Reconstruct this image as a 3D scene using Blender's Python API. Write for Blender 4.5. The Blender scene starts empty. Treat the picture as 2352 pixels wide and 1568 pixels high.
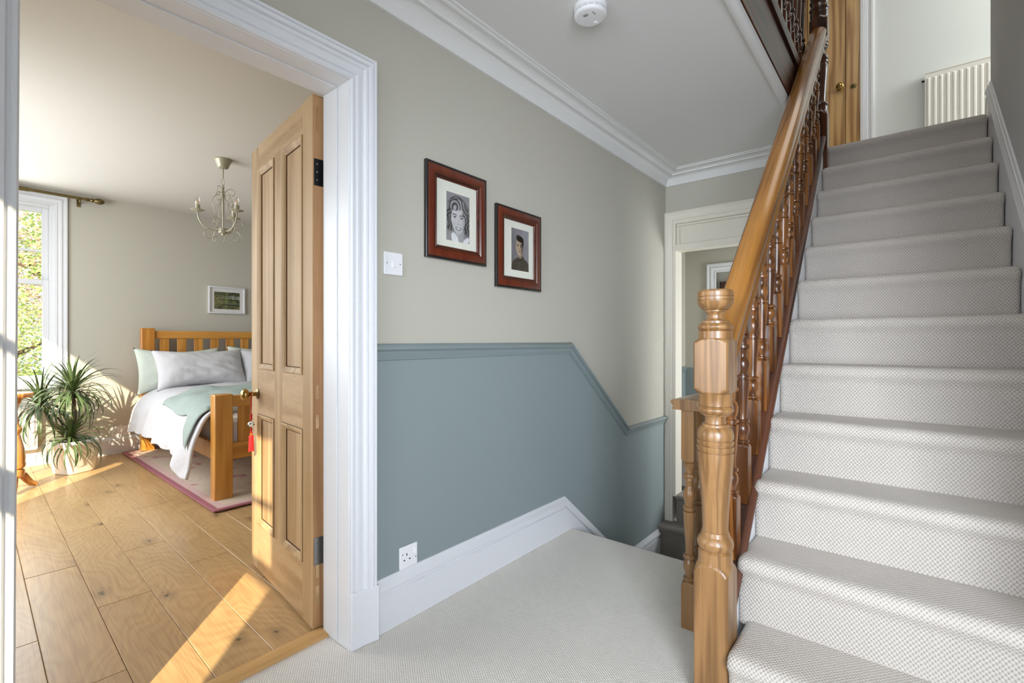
import bpy, bmesh, math, random
from mathutils import Vector, Matrix, noise as mnoise
random.seed(7)
PI = math.pi
SC = bpy.context.scene
COL = SC.collection

# ------------------------------------------------------------------ camera
FPX, TH, CAMZ = 1108.0, math.radians(39.55), 1.09
cd = bpy.data.cameras.new('camera')
cam = bpy.data.objects.new('camera', cd); COL.objects.link(cam)
cd.sensor_fit = 'HORIZONTAL'; cd.sensor_width = 36.0; cd.lens = 36.0*FPX/2352.0
cd.shift_y = -3.0/2352.0
cd.clip_start = 0.02; cd.clip_end = 200
cam.location = (0, 0, CAMZ)
cam.rotation_euler = (PI/2, 0, TH-PI/2)
SC.camera = cam

# ------------------------------------------------------------------ world, sun, window and fill light, exposure
SC.view_settings.view_transform = 'Standard'
SC.view_settings.look = 'None'
SC.view_settings.gamma = 1.0
SC.view_settings.use_curve_mapping = False
SC.view_settings.exposure = 0.36
SC.cycles.diffuse_bounces = 4
SC.cycles.max_bounces = 7
SC.cycles.glossy_bounces = 3
SC.cycles.transparent_max_bounces = 8
SC.cycles.caustics_reflective = False
SC.cycles.caustics_refractive = False
world = bpy.data.worlds.new('sky'); SC.world = world
world.use_nodes = True
_bg = world.node_tree.nodes['Background']
_bg.inputs[0].default_value = (0.88, 0.93, 1.0, 1); _bg.inputs[1].default_value = 1.0

SUN_DIR = Vector((0.70, 0.756, -0.595)).normalized()
sl = bpy.data.lights.new('sun', 'SUN'); sl.energy = 9.5; sl.angle = math.radians(0.6); sl.color = (1.0, 0.86, 0.60)
so = bpy.data.objects.new('sun', sl); COL.objects.link(so)
so.rotation_euler = SUN_DIR.to_track_quat('-Z', 'Y').to_euler()
so.location = (-6, -6, 8)

def area(name, loc, direction, sx, sy, power, color=(1, 1, 1), spread=180):
    l = bpy.data.lights.new(name, 'AREA'); l.shape = 'RECTANGLE'; l.size = sx; l.size_y = sy
    l.energy = power; l.color = color; l.spread = math.radians(spread)
    o = bpy.data.objects.new(name, l); COL.objects.link(o); o.location = loc
    o.rotation_euler = Vector(direction).to_track_quat('-Z', 'Y').to_euler()
    return o
# daylight at the built hall and bedroom windows; fills are added, with no window
area('hall_window_light', (-0.60, 0.74, 1.40), (1, 0.0, -0.10), 0.85, 1.5, 6, (0.84, 0.91, 1.0), 70)
area('front_fill_light', (-0.58, -0.62, 1.25), (1, 0.64, -0.20), 1.3, 1.5, 39, (0.82, 0.90, 1.0), 88)  # added fill behind the camera for hall and stairs; the wall is solid
area('rear_fill_light', (-0.1, -2.10, 1.15), (0.3, 1, -0.25), 0.9, 1.5, 8, (0.82, 0.90, 1.0))  # added fill for the picture wall, no window behind it
area('bedroom_side_window_light', (-0.58, 4.2, 1.5), (1, 0, -0.42), 1.8, 1.5, 50, (0.90, 0.95, 1.0))
area('bedroom_rear_window_light', (0.18, 5.84, 1.5), (0, -1, -0.1), 0.95, 1.5, 18, (0.93, 0.97, 1.0))
area('stairwell_fill_light', (2.2, 0.1, 4.88), (0, 0, -1), 2.2, 0.8, 13, (1.0, 0.94, 0.86))  # added overhead fill for the treads; the ceiling has no rooflight
area('upper_fill_light', (4.5, -2.1, 3.8), (0, 1, 0), 0.8, 1.4, 40, (0.95, 0.98, 1.0))  # added fill to brighten the upper landing wall, no window there
area('back_room_fill_light', (4.5, -0.25, 0.9), (-0.45, 1, -0.05), 0.8, 1.3, 42, (0.92, 0.97, 1.0))  # added fill aimed through the lower doorway at the dim hall end

# ------------------------------------------------------------------ materials
def lin(c):
    return tuple((v/255/12.92 if v/255 <= 0.04045 else ((v/255+0.055)/1.055)**2.4) for v in c) + (1,)
MATS = {}
def newmat(name):
    m = bpy.data.materials.new(name); m.use_nodes = True
    nt = m.node_tree; b = nt.nodes['Principled BSDF']
    MATS[name] = m
    return m, nt, b
def N(nt, t, **kw):
    n = nt.nodes.new(t)
    for k, v in kw.items():
        if k.startswith('i_'):
            n.inputs[k[2:].replace('_', ' ')].default_value = v
        else:
            setattr(n, k, v)
    return n
def plain(name, c, rough=0.5, metal=0.0, bump=0.0, bscale=60, var=0.0, vscale=3, spec=0.5, coat=0.0, bdist=0.002):
    m, nt, b = newmat(name); L = nt.links.new
    col = lin(c)
    b.inputs['Base Color'].default_value = col
    b.inputs['Roughness'].default_value = rough; b.inputs['Metallic'].default_value = metal
    b.inputs['Specular IOR Level'].default_value = spec
    b.inputs['Coat Weight'].default_value = coat
    tc = N(nt, 'ShaderNodeTexCoord')
    if var:
        n = N(nt, 'ShaderNodeTexNoise', i_Scale=vscale, i_Detail=4.0)
        L(tc.outputs['Object'], n.inputs['Vector'])
        mx = N(nt, 'ShaderNodeMix', data_type='RGBA')
        mx.inputs[6].default_value = tuple(max(0, v*(1-var)) for v in col[:3])+(1,)
        mx.inputs[7].default_value = tuple(min(1, v*(1+var)) for v in col[:3])+(1,)
        L(n.outputs['Fac'], mx.inputs[0]); L(mx.outputs[2], b.inputs['Base Color'])
    if bump:
        n2 = N(nt, 'ShaderNodeTexNoise', i_Scale=bscale, i_Detail=3.0)
        L(tc.outputs['Object'], n2.inputs['Vector'])
        bp = N(nt, 'ShaderNodeBump'); bp.inputs['Strength'].default_value = bump; bp.inputs['Distance'].default_value = bdist
        L(n2.outputs['Fac'], bp.inputs['Height']); L(bp.outputs['Normal'], b.inputs['Normal'])
    return m
def wood(name, dark, light, axis='Z', rough=0.45, coat=0.0, rings=14.0, across=9.0, along=0.55, knots=0.0, fine=0.5, contrast=1.0, flat=False):
    m, nt, b = newmat(name); L = nt.links.new
    tc = N(nt, 'ShaderNodeTexCoord'); oi = N(nt, 'ShaderNodeObjectInfo')
    mul = N(nt, 'ShaderNodeMath', operation='MULTIPLY'); mul.inputs[1].default_value = 37.0
    L(oi.outputs['Random'], mul.inputs[0])
    off = N(nt, 'ShaderNodeVectorMath', operation='ADD')
    L(tc.outputs['Object'], off.inputs[0]); L(mul.outputs[0], off.inputs[1])
    mp = N(nt, 'ShaderNodeMapping')
    s = [across, across, across]; s['XYZ'.index(axis)] = along
    mp.inputs['Scale'].default_value = s
    L(off.outputs[0], mp.inputs['Vector'])
    n1 = N(nt, 'ShaderNodeTexNoise', i_Scale=1.0, i_Detail=2.0, i_Roughness=0.45, i_Distortion=0.3)
    L(mp.outputs[0], n1.inputs['Vector'])
    k = N(nt, 'ShaderNodeMath', operation='MULTIPLY'); k.inputs[1].default_value = rings*PI
    L(n1.outputs['Fac'], k.inputs[0])
    sn = N(nt, 'ShaderNodeMath', operation='SINE'); L(k.outputs[0], sn.inputs[0])
    ab = N(nt, 'ShaderNodeMath', operation='MULTIPLY_ADD'); ab.inputs[1].default_value = 0.5; ab.inputs[2].default_value = 0.5
    L(sn.outputs[0], ab.inputs[0])
    pw = N(nt, 'ShaderNodeMath', operation='POWER'); pw.inputs[1].default_value = 1.6; L(ab.outputs[0], pw.inputs[0])
    mp2 = N(nt, 'ShaderNodeMapping'); s2 = [190.0]*3; s2['XYZ'.index(axis)] = 5.0
    mp2.inputs['Scale'].default_value = s2; L(off.outputs[0], mp2.inputs['Vector'])
    n2 = N(nt, 'ShaderNodeTexNoise', i_Scale=1.0, i_Detail=3.0); L(mp2.outputs[0], n2.inputs['Vector'])
    mixf = N(nt, 'ShaderNodeMix', data_type='FLOAT'); mixf.inputs[0].default_value = fine
    L(pw.outputs[0], mixf.inputs[2]); L(n2.outputs['Fac'], mixf.inputs[3])
    n3 = N(nt, 'ShaderNodeTexNoise', i_Scale=2.3, i_Detail=3.0); L(off.outputs[0], n3.inputs['Vector'])
    addm = N(nt, 'ShaderNodeMath', operation='MULTIPLY_ADD'); addm.inputs[1].default_value = 0.55
    L(n3.outputs['Fac'], addm.inputs[0]); L(mixf.outputs[0], addm.inputs[2])
    rp = N(nt, 'ShaderNodeValToRGB')
    rp.color_ramp.elements[0].position = 0.78-0.42*contrast; rp.color_ramp.elements[0].color = lin(light)
    rp.color_ramp.elements[1].position = 0.78+0.42*contrast; rp.color_ramp.elements[1].color = lin(dark)
    L(addm.outputs[0], rp.inputs[0])
    out = rp.outputs[0]
    if knots:
        v = N(nt, 'ShaderNodeTexVoronoi', feature='F1', i_Scale=knots); v.inputs['Randomness'].default_value = 1.0
        if flat: v.voronoi_dimensions = '2D'
        mk = N(nt, 'ShaderNodeMapping'); sk = [1.0]*3; sk['XYZ'.index(axis)] = 0.55
        mk.inputs['Scale'].default_value = sk
        L(off.outputs[0], mk.inputs['Vector']); L(mk.outputs[0], v.inputs['Vector'])
        r2 = N(nt, 'ShaderNodeValToRGB')
        kk = 0.55 if flat else 1.0
        r2.color_ramp.elements[0].position = 0.02*kk; r2.color_ramp.elements[0].color = (.85, .85, .85, 1)
        r2.color_ramp.elements[1].position = 0.12*kk+.04; r2.color_ramp.elements[1].color = (0, 0, 0, 1)
        e = r2.color_ramp.elements.new(0.045*kk); e.color = (.28, .28, .28, 1)
        if flat:
            nk = N(nt, 'ShaderNodeTexNoise', i_Scale=38.0, i_Detail=2.0); L(off.outputs[0], nk.inputs['Vector'])
            sk2 = N(nt, 'ShaderNodeVectorMath', operation='SCALE'); sk2.inputs['Scale'].default_value = 0.035; L(nk.outputs['Color'], sk2.inputs[0])
            ak = N(nt, 'ShaderNodeVectorMath', operation='ADD'); L(mk.outputs[0], ak.inputs[0]); L(sk2.outputs[0], ak.inputs[1]); L(ak.outputs[0], v.inputs['Vector'])
        L(v.outputs['Distance'], r2.inputs[0])
        mx = N(nt, 'ShaderNodeMix', data_type='RGBA')
        mx.inputs[7].default_value = lin(tuple((0.30 if flat else 0.36)*x for x in dark))
        L(r2.outputs[0], mx.inputs[0]); L(out, mx.inputs[6]); out = mx.outputs[2]
    L(out, b.inputs['Base Color'])
    b.inputs['Roughness'].default_value = rough
    b.inputs['Coat Weight'].default_value = coat; b.inputs['Coat Roughness'].default_value = 0.18
    bp = N(nt, 'ShaderNodeBump'); bp.inputs['Strength'].default_value = 0.12; bp.inputs['Distance'].default_value = 0.001
    L(addm.outputs[0], bp.inputs['Height']); L(bp.outputs['Normal'], b.inputs['Normal'])
    return m
def carpet(name, light, dark, px, py, rot=0.0):
    """loop pile: staggered rows of loops, from UV in metres"""
    m, nt, b = newmat(name); L = nt.links.new
    uv = N(nt, 'ShaderNodeUVMap')
    nz = N(nt, 'ShaderNodeTexNoise', i_Scale=40.0, i_Detail=2.0); L(uv.outputs[0], nz.inputs['Vector'])
    sb = N(nt, 'ShaderNodeVectorMath', operation='SUBTRACT'); sb.inputs[1].default_value = (.5, .5, .5); L(nz.outputs['Color'], sb.inputs[0])
    sc = N(nt, 'ShaderNodeVectorMath', operation='SCALE'); sc.inputs['Scale'].default_value = 0.006; L(sb.outputs[0], sc.inputs[0])
    ad = N(nt, 'ShaderNodeVectorMath', operation='ADD'); L(uv.outputs[0], ad.inputs[0]); L(sc.outputs[0], ad.inputs[1])
    mp = N(nt, 'ShaderNodeMapping'); mp.inputs['Rotation'].default_value = (0, 0, rot)
    L(ad.outputs[0], mp.inputs['Vector'])
    sp = N(nt, 'ShaderNodeSeparateXYZ'); L(mp.outputs[0], sp.inputs[0])
    def cosn(sock, p):
        q = N(nt, 'ShaderNodeMath', operation='MULTIPLY'); q.inputs[1].default_value = 2*PI/p; L(sock, q.inputs[0])
        r = N(nt, 'ShaderNodeMath', operation='COSINE'); L(q.outputs[0], r.inputs[0]); return r.outputs[0]
    h = N(nt, 'ShaderNodeMath', operation='MULTIPLY'); L(cosn(sp.outputs[0], px), h.inputs[0]); L(cosn(sp.outputs[1], py), h.inputs[1])
    hh = N(nt, 'ShaderNodeMath', operation='MULTIPLY_ADD'); hh.inputs[1].default_value = .5; hh.inputs[2].default_value = .5; L(h.outputs[0], hh.inputs[0])
    n2 = N(nt, 'ShaderNodeTexNoise', i_Scale=420.0, i_Detail=2.0); L(uv.outputs[0], n2.inputs['Vector'])
    n3 = N(nt, 'ShaderNodeTexNoise', i_Scale=3.0, i_Detail=4.0); L(uv.outputs[0], n3.inputs['Vector'])
    s1 = N(nt, 'ShaderNodeMath', operation='MULTIPLY_ADD'); s1.inputs[1].default_value = 0.35; L(n2.outputs['Fac'], s1.inputs[0]); L(hh.outputs[0], s1.inputs[2])
    s2 = N(nt, 'ShaderNodeMath', operation='MULTIPLY_ADD'); s2.inputs[1].default_value = 0.25; L(n3.outputs['Fac'], s2.inputs[0]); L(s1.outputs[0], s2.inputs[2])
    rp = N(nt, 'ShaderNodeValToRGB')
    rp.color_ramp.elements[0].position = 0.15; rp.color_ramp.elements[0].color = lin(dark)
    rp.color_ramp.elements[1].position = 0.95; rp.color_ramp.elements[1].color = lin(light)
    L(s2.outputs[0], rp.inputs[0]); L(rp.outputs[0], b.inputs['Base Color'])
    b.inputs['Roughness'].default_value = 0.95; b.inputs['Specular IOR Level'].default_value = 0.1
    b.inputs['Sheen Weight'].default_value = 0.15
    bp = N(nt, 'ShaderNodeBump'); bp.inputs['Strength'].default_value = 0.6; bp.inputs['Distance'].default_value = 0.003
    L(s1.outputs[0], bp.inputs['Height']); L(bp.outputs['Normal'], b.inputs['Normal'])
    return m
def vcol(name, rough=0.5, coat=0.0):
    m, nt, b = newmat(name)
    a = N(nt, 'ShaderNodeVertexColor'); a.layer_name = 'Col'
    nt.links.new(a.outputs['Color'], b.inputs['Base Color'])
    b.inputs['Roughness'].default_value = rough; b.inputs['Coat Weight'].default_value = coat
    b.inputs['Coat Roughness'].default_value = 0.05
    return m
def glass(name, tint=(1, 1, 1), refl=0.06):
    m = bpy.data.materials.new(name); m.use_nodes = True; nt = m.node_tree
    for n in list(nt.nodes): nt.nodes.remove(n)
    o = N(nt, 'ShaderNodeOutputMaterial'); t = N(nt, 'ShaderNodeBsdfTransparent'); g = N(nt, 'ShaderNodeBsdfGlossy')
    t.inputs[0].default_value = tint+(1,); g.inputs['Roughness'].default_value = 0.02
    mx = N(nt, 'ShaderNodeMixShader'); mx.inputs[0].default_value = refl
    nt.links.new(t.outputs[0], mx.inputs[1]); nt.links.new(g.outputs[0], mx.inputs[2]); nt.links.new(mx.outputs[0], o.inputs[0])
    MATS[name] = m; return m

plain('white_gloss', (224, 225, 228), 0.32, bump=0.04, bscale=25)
plain('white_warm_lit', (232, 226, 212), 0.4, bump=0.04, bscale=25)  # white trim with the warm light of the hall end tinted in
plain('upper_wall', (224, 228, 226), 0.8, bump=0.05, bscale=120)
plain('white_matt', (232, 230, 228), 0.75, bump=0.05, bscale=120)
plain('ceiling_white', (228, 227, 225), 0.9, bump=0.04, bscale=150, var=0.015, vscale=1.5)
plain('bedroom_ceiling_white', (214, 210, 204), 0.9, bump=0.04, bscale=150)
plain('wall_grey', (190, 186, 173), 0.82, bump=0.06, bscale=180, var=0.02, vscale=2)
plain('wall_right_grey', (196, 197, 197), 0.6, bump=0.06, bscale=120, var=0.03, vscale=4)
plain('wall_blue', (139, 150, 150), 0.62, bump=0.06, bscale=180, var=0.03, vscale=2)
plain('rail_blue', (136, 148, 148), 0.38, bump=0.03)
plain('bedroom_wall', (196, 192, 179), 0.85, bump=0.05, bscale=180, var=0.015)
plain('plastic_white', (238, 238, 240), 0.25)
plain('joint_dark', (84, 58, 36), 0.9)
plain('dark_hole', (25, 24, 24), 0.8)
plain('black_iron', (32, 32, 34), 0.35, metal=0.6, bump=0.15, bscale=90)
plain('steel', (150, 150, 152), 0.28, metal=0.9, var=0.25, vscale=60)
plain('brass', (176, 148, 88), 0.22, metal=1.0, var=0.15, vscale=40)
plain('aged_brass', (126, 112, 76), 0.35, metal=0.9, var=0.2, vscale=40)
plain('cream_metal', (176, 170, 148), 0.35, metal=0.25, var=0.05, vscale=30)
plain('red_cord', (196, 22, 26), 0.6)
plain('red_silk', (202, 30, 36), 0.55, bump=0.5, bscale=300)
plain('gold_bead', (222, 170, 40), 0.25, metal=0.8)
plain('porcelain', (236, 236, 232), 0.15, coat=0.6)
plain('green_glaze', (40, 92, 58), 0.2, coat=0.6)
plain('pot_white', (238, 236, 230), 0.22, coat=0.3)
plain('soil', (58, 44, 34), 0.95, bump=0.8, bscale=80)
plain('stem', (120, 98, 70), 0.8, bump=0.6, bscale=60, var=0.2, vscale=25)
plain('radiator_white', (232, 230, 224), 0.3)
plain('mat_board', (236, 235, 222), 0.9)
plain('frame_black', (30, 26, 26), 0.25, coat=0.4)
plain('linen_white', (204, 203, 206), 0.92, bump=0.55, bscale=11, spec=0.2, bdist=0.02)
plain('linen_green', (204, 212, 202), 0.92, bump=0.45, bscale=12, spec=0.2, bdist=0.02)
plain('throw_green', (158, 170, 164), 0.95, bump=0.5, bscale=16, spec=0.1, var=0.06, vscale=20, bdist=0.012)
plain('mattress_cloth', (226, 220, 208), 0.95)
plain('shade_cloth', (236, 230, 216), 0.9)
plain('bark', (86, 70, 56), 0.95, bump=0.6, bscale=20)
plain('grass', (110, 134, 66), 0.95, var=0.3, vscale=0.6)
plain('leaf_green', (190, 214, 128), 0.6, var=0.35, vscale=1.2)
plain('leaf_autumn', (232, 200, 168), 0.6, var=0.3, vscale=1.2)
plain('brick_wall', (150, 110, 90), 0.9)
wood('pine_stripped', (168, 134, 92), (213, 183, 140), 'Z', 0.6, 0.0, 7, 7, 0.35, knots=1.7, fine=0.6, contrast=1.3)
wood('pine_rail', (168, 134, 92), (211, 180, 138), 'Y', 0.6, 0.0, 7, 7, 0.35, knots=1.7, fine=0.6, contrast=1.3)
wood('pine_edge', (146, 104, 66), (192, 148, 104), 'Z', 0.6, 0.0, 7, 9, 0.4, fine=0.6)
wood('newel_pine', (112, 79, 44), (160, 120, 76), 'Z', 0.36, 0.25, 12, 12, 0.6, fine=0.6, contrast=1.2)
wood('stair_pine', (74, 40, 14), (140, 88, 38), 'Z', 0.3, 0.3, 10, 16, 0.8, fine=0.4, contrast=1.0)
wood('handrail_pine', (108, 68, 26), (164, 114, 54), 'X', 0.22, 0.5, 6, 14, 0.5, fine=0.6, contrast=1.25)
wood('dark_oak', (36, 18, 10), (88, 46, 24), 'Z', 0.24, 0.6, 8, 16, 0.8, fine=0.5)
wood('dark_oak_x', (44, 22, 12), (98, 54, 32), 'X', 0.42, 0.12, 8, 14, 0.6, fine=0.5)
wood('upper_pine', (162, 120, 74), (216, 176, 120), 'Z', 0.35, 0.3, 9, 9, 0.5, knots=2.6, fine=0.4)
wood('floor_oak', (172, 136, 92), (214, 179, 128), 'Y', 0.36, 0.15, 70, 2.6, 0.8, knots=2.3, fine=0.86, contrast=1.25, flat=True)
wood('threshold_oak', (176, 130, 78), (216, 172, 112), 'X', 0.35, 0.2, 8, 10, 0.5, fine=0.5)
wood('honey_oak', (184, 120, 44), (220, 160, 78), 'Z', 0.32, 0.3, 7, 12, 0.5, fine=0.55, contrast=1.2)
wood('honey_oak_x', (184, 120, 44), (220, 160, 78), 'X', 0.32, 0.3, 7, 12, 0.5, fine=0.55, contrast=1.2)
wood('table_pine', (168, 106, 46), (222, 164, 92), 'Z', 0.25, 0.5, 7, 14, 0.8, fine=0.4)
wood('mahogany', (84, 30, 14), (116, 48, 24), 'Z', 0.28, 0.4, 6, 20, 1.0, fine=0.7)
wood('mahogany_x', (58, 22, 12), (92, 38, 20), 'X', 0.28, 0.4, 6, 20, 1.0, fine=0.7)
carpet('carpet_floor', (234, 228, 220), (184, 177, 168), 0.0088, 0.0130, 0.0)
carpet('carpet_stair', (198, 191, 183), (146, 138, 129), 0.0112, 0.0142, 0.0)
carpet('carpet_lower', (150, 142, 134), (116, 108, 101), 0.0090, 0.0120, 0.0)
vcol('print', 0.35, 0.25)
vcol('rug_weave', 0.95)
vcol('leaf_blade', 0.42)
glass('pane_glass', (0.97, 0.98, 0.98), 0.07)
glass('picture_glass', (1, 1, 1), 0.035)
glass('bulb_glass', (0.98, 0.97, 0.95), 0.12)
def emit(name, c, s):
    m, nt, b = newmat(name); b.inputs['Emission Color'].default_value = lin(c); b.inputs['Emission Strength'].default_value = s
    b.inputs['Base Color'].default_value = lin(c); return m
plain('filament', (222, 168, 84), 0.4)

# ------------------------------------------------------------------ mesh helpers
class MB:
    def __init__(s): s.v = []; s.f = []; s.m = []; s.uv = None; s.c = None; s.cm = 0
    def add(s, vs, fs):
        o = len(s.v); s.v += [Vector(p) for p in vs]; s.f += [tuple(i+o for i in f) for f in fs]; s.m += [s.cm]*len(fs); return s
    def box(s, x0, x1, y0, y1, z0, z1):
        return s.add([(x0, y0, z0), (x1, y0, z0), (x1, y1, z0), (x0, y1, z0), (x0, y0, z1), (x1, y0, z1), (x1, y1, z1), (x0, y1, z1)],
                     [(0, 3, 2, 1), (4, 5, 6, 7), (0, 1, 5, 4), (1, 2, 6, 5), (2, 3, 7, 6), (3, 0, 4, 7)])
    def prism(s, pts, ext):
        """closed polygon pts (3-D, planar) pushed by the vector ext"""
        n = len(pts); e = Vector(ext); pts = [Vector(p) for p in pts]
        return s.add(pts+[p+e for p in pts], [tuple(range(n))[::-1], tuple(range(n, 2*n))]+[(i, (i+1) % n, n+(i+1) % n, n+i) for i in range(n)])
    def polar(s, rings, c=(0, 0, 0), seg=24, axis='Z', cap=True, rot=0.0):
        """rings: (z, R) or (z, R, a): circle of radius R, cut by a square of half side a"""
        vs = []; fs = []; c = Vector(c)
        for rg in rings:
            z, R = rg[0], rg[1]; a = rg[2] if len(rg) > 2 else None
            for i in range(seg):
                t = 2*PI*(i+0.5)/seg
                r = R if a is None else a/(abs(math.cos(t))**rg[3]+abs(math.sin(t))**rg[3])**(1/rg[3]) if len(rg) > 3 else min(R, a/max(abs(math.cos(t)), abs(math.sin(t))))
                x, y = r*math.cos(t+rot), r*math.sin(t+rot)
                p = (x, y, z) if axis == 'Z' else (z, x, y) if axis == 'X' else (y, z, x)
                vs.append(c+Vector(p))
        for k in range(len(rings)-1):
            for i in range(seg):
                j = (i+1) % seg
                fs.append((k*seg+i, k*seg+j, (k+1)*seg+j, (k+1)*seg+i))
        if cap:
            fs.append(tuple(range(seg))[::-1]); fs.append(tuple((len(rings)-1)*seg+i for i in range(seg)))
        return s.add(vs, fs)
    def tube(s, pts, r, seg=8, cap=True):
        pts = [Vector(p) for p in pts]; vs = []; fs = []; up = Vector((0.13, 0.21, 1)).normalized()
        for i, p in enumerate(pts):
            d = (pts[min(i+1, len(pts)-1)]-pts[max(i-1, 0)]).normalized()
            a = d.cross(up)
            if a.length < 1e-3: a = d.cross(Vector((1, 0, 0)))
            a.normalize(); b = d.cross(a).normalized(); up = -b if (-b).dot(up) > 0 else b
            a = d.cross(up).normalized(); b = a.cross(d).normalized()
            rr = r[i] if isinstance(r, (list, tuple)) else r
            for k in range(seg):
                t = 2*PI*k/seg; vs.append(p+a*math.cos(t)*rr+b*math.sin(t)*rr)
        for i in range(len(pts)-1):
            for k in range(seg):
                j = (k+1) % seg; fs.append((i*seg+k, i*seg+j, (i+1)*seg+j, (i+1)*seg+k))
        if cap:
            fs.append(tuple(range(seg))); fs.append(tuple((len(pts)-1)*seg+k for k in range(seg)))
        return s.add(vs, fs)
    def sweep(s, prof, path, Nn, closed=False, loop_prof=True):
        """profile (a, b): a across the path in the plane with normal Nn, b along Nn; corners are mitred"""
        Nn = Vector(Nn).normalized(); P = [Vector(p) for p in path]; n = len(P)
        segs = [(P[(i+1) % n]-P[i]).normalized() for i in range(n if closed else n-1)]
        perps = [Nn.cross(d) for d in segs]
        vs = []; m = len(prof)
        for i in range(n):
            if closed: p1, p2 = perps[i-1], perps[i]
            else: p1, p2 = perps[max(i-1, 0)], perps[min(i, n-2)]
            mv = (p1+p2)/(1+p1.dot(p2))
            for a, b in prof: vs.append(P[i]+mv*a+Nn*b)
        fs = []
        for i in range(n if closed else n-1):
            j = (i+1) % n
            for k in range(m if loop_prof else m-1):
                l = (k+1) % m; fs.append((i*m+k, i*m+l, j*m+l, j*m+k))
        if not closed and loop_prof:
            fs.append(tuple(range(m))); fs.append(tuple((n-1)*m+k for k in range(m)))
        return s.add(vs, fs)
    def grid(s, fn, nu, nv, closeu=False):
        vs = [fn(i/nu, j/nv) for j in range(nv+1) for i in range(nu+1)]
        fs = [(j*(nu+1)+i, j*(nu+1)+i+1, (j+1)*(nu+1)+i+1, (j+1)*(nu+1)+i) for j in range(nv) for i in range(nu)]
        return s.add(vs, fs)
    def mesh(s, name, mats, smooth=38, colors=None, uvs=None, fix=True):
        me = bpy.data.meshes.new(name)
        me.from_pydata([tuple(p) for p in s.v], [], s.f)
        for mt in (mats if isinstance(mats, (list, tuple)) else [mats]): me.materials.append(MATS[mt])
        me.polygons.foreach_set('material_index', s.m)
        if uvs is not None:
            ul = me.uv_layers.new(name='UVMap')
            for lp in me.loops: ul.data[lp.index].uv = uvs[lp.vertex_index]
        if colors is not None:
            ca = me.color_attributes.new('Col', 'FLOAT_COLOR', 'POINT')
            for i, c in enumerate(colors): ca.data[i].color = (c[0], c[1], c[2], 1)
        if fix:
            bm = bmesh.new(); bm.from_mesh(me); bmesh.ops.recalc_face_normals(bm, faces=bm.faces); bm.to_mesh(me); bm.free()
        me.validate()
        if smooth:
            me.shade_smooth()
            if smooth < 179: me.set_sharp_from_angle(angle=math.radians(smooth))
        me.update(); return me
    def build(s, name, mats, parent=None, bevel=0.0, local=False, M=None, **kw):
        if M is not None: s.v = [M @ p for p in s.v]
        if parent is not None and not local:
            o = Vector((0, 0, 0)); q = parent
            while q is not None: o += q.location; q = q.parent
            s.v = [p-o for p in s.v]
        ob = bpy.data.objects.new(name, s.mesh(name, mats, **kw)); COL.objects.link(ob)
        if parent is not None: ob.parent = parent
        if bevel:
            md = ob.modifiers.new('edge', 'BEVEL'); md.width = bevel; md.segments = 2; md.limit_method = 'ANGLE'; md.angle_limit = math.radians(40)
        return ob
def tag(o, label, cat, group=None, kind=None):
    o['label'] = label; o['category'] = cat
    if group: o['group'] = group
    if kind: o['kind'] = kind
    return o
def empty(name, loc, label, cat, group=None, kind=None, rz=0.0):
    o = bpy.data.objects.new(name, None); COL.objects.link(o); o.location = loc; o.rotation_euler = (0, 0, rz)
    o.empty_display_size = 0.05
    return tag(o, label, cat, group, kind)
def part_copy(ob, parent, loc, name=None):
    c = ob.copy(); COL.objects.link(c); c.parent = parent; c.location = loc
    if name: c.name = name
    return c
def struct(mb, name, mats, label, cat, parent=None, **kw):
    o = mb.build(name, mats, parent, **kw)
    if parent is None: tag(o, label, cat, kind='structure')
    return o
def quad(mb, a, b, c, d): return mb.add([a, b, c, d], [(0, 1, 2, 3)])

# ------------------------------------------------------------------ key dimensions (metres, camera stands over 0,0)
WY = 1.53           # hall face of the wall with the pictures
BY = 1.705          # bedroom face of that wall
EX = 3.81           # end wall of the hall
RY = -0.36          # wall right of the stairs
LX = -0.65          # window wall on the left
CZ = 2.415          # hall ceiling
UZ = 2.62           # upper floor
X1, GO, RI = 1.4356, 0.2136, 0.1975   # first nosing, going, rise
YL, YR = 0.431, -0.336                # stair carpet edges
HZ = 12*RI                            # half landing
DL, DR, DH = 0.118, 0.94, 2.003       # bedroom doorway
FY = 5.88; FXR = 4.2                  # bedroom far wall, right wall
UT = 4.95                             # upper ceiling
UX = 5.0                              # far wall of the upper landing
dado = [(1.04, 1.077), (2.392, 1.077), (3.123, 0.486), (EX, 0.482)]

# ------------------------------------------------------------------ SETTING: hall
def uvfloor(mb): return [(p.x, p.y) for p in mb.v]
m = MB()
# landing carpet with a rounded edge over the stairs down
prof = [(LX, 0), (2.37, 0), (2.384, -0.003), (2.391, -0.010), (2.393, -0.02), (2.389, -0.034), (2.380, -0.05), (2.378, -0.20), (LX, -0.20)]
m.prism([(x, WY, z) for x, z in prof], (0, -(WY-RY), 0))
m.box(DL-0.0, DR+0.0, WY, 1.655, -0.2, 0.0)
m.box(LX, 1.40, -2.2, RY, -0.2, 0.0)
struct(m, 'floor', 'carpet_floor', 'pale grey looped carpet covering the landing', 'floor', uvs=uvfloor(m))

m = MB()
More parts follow.
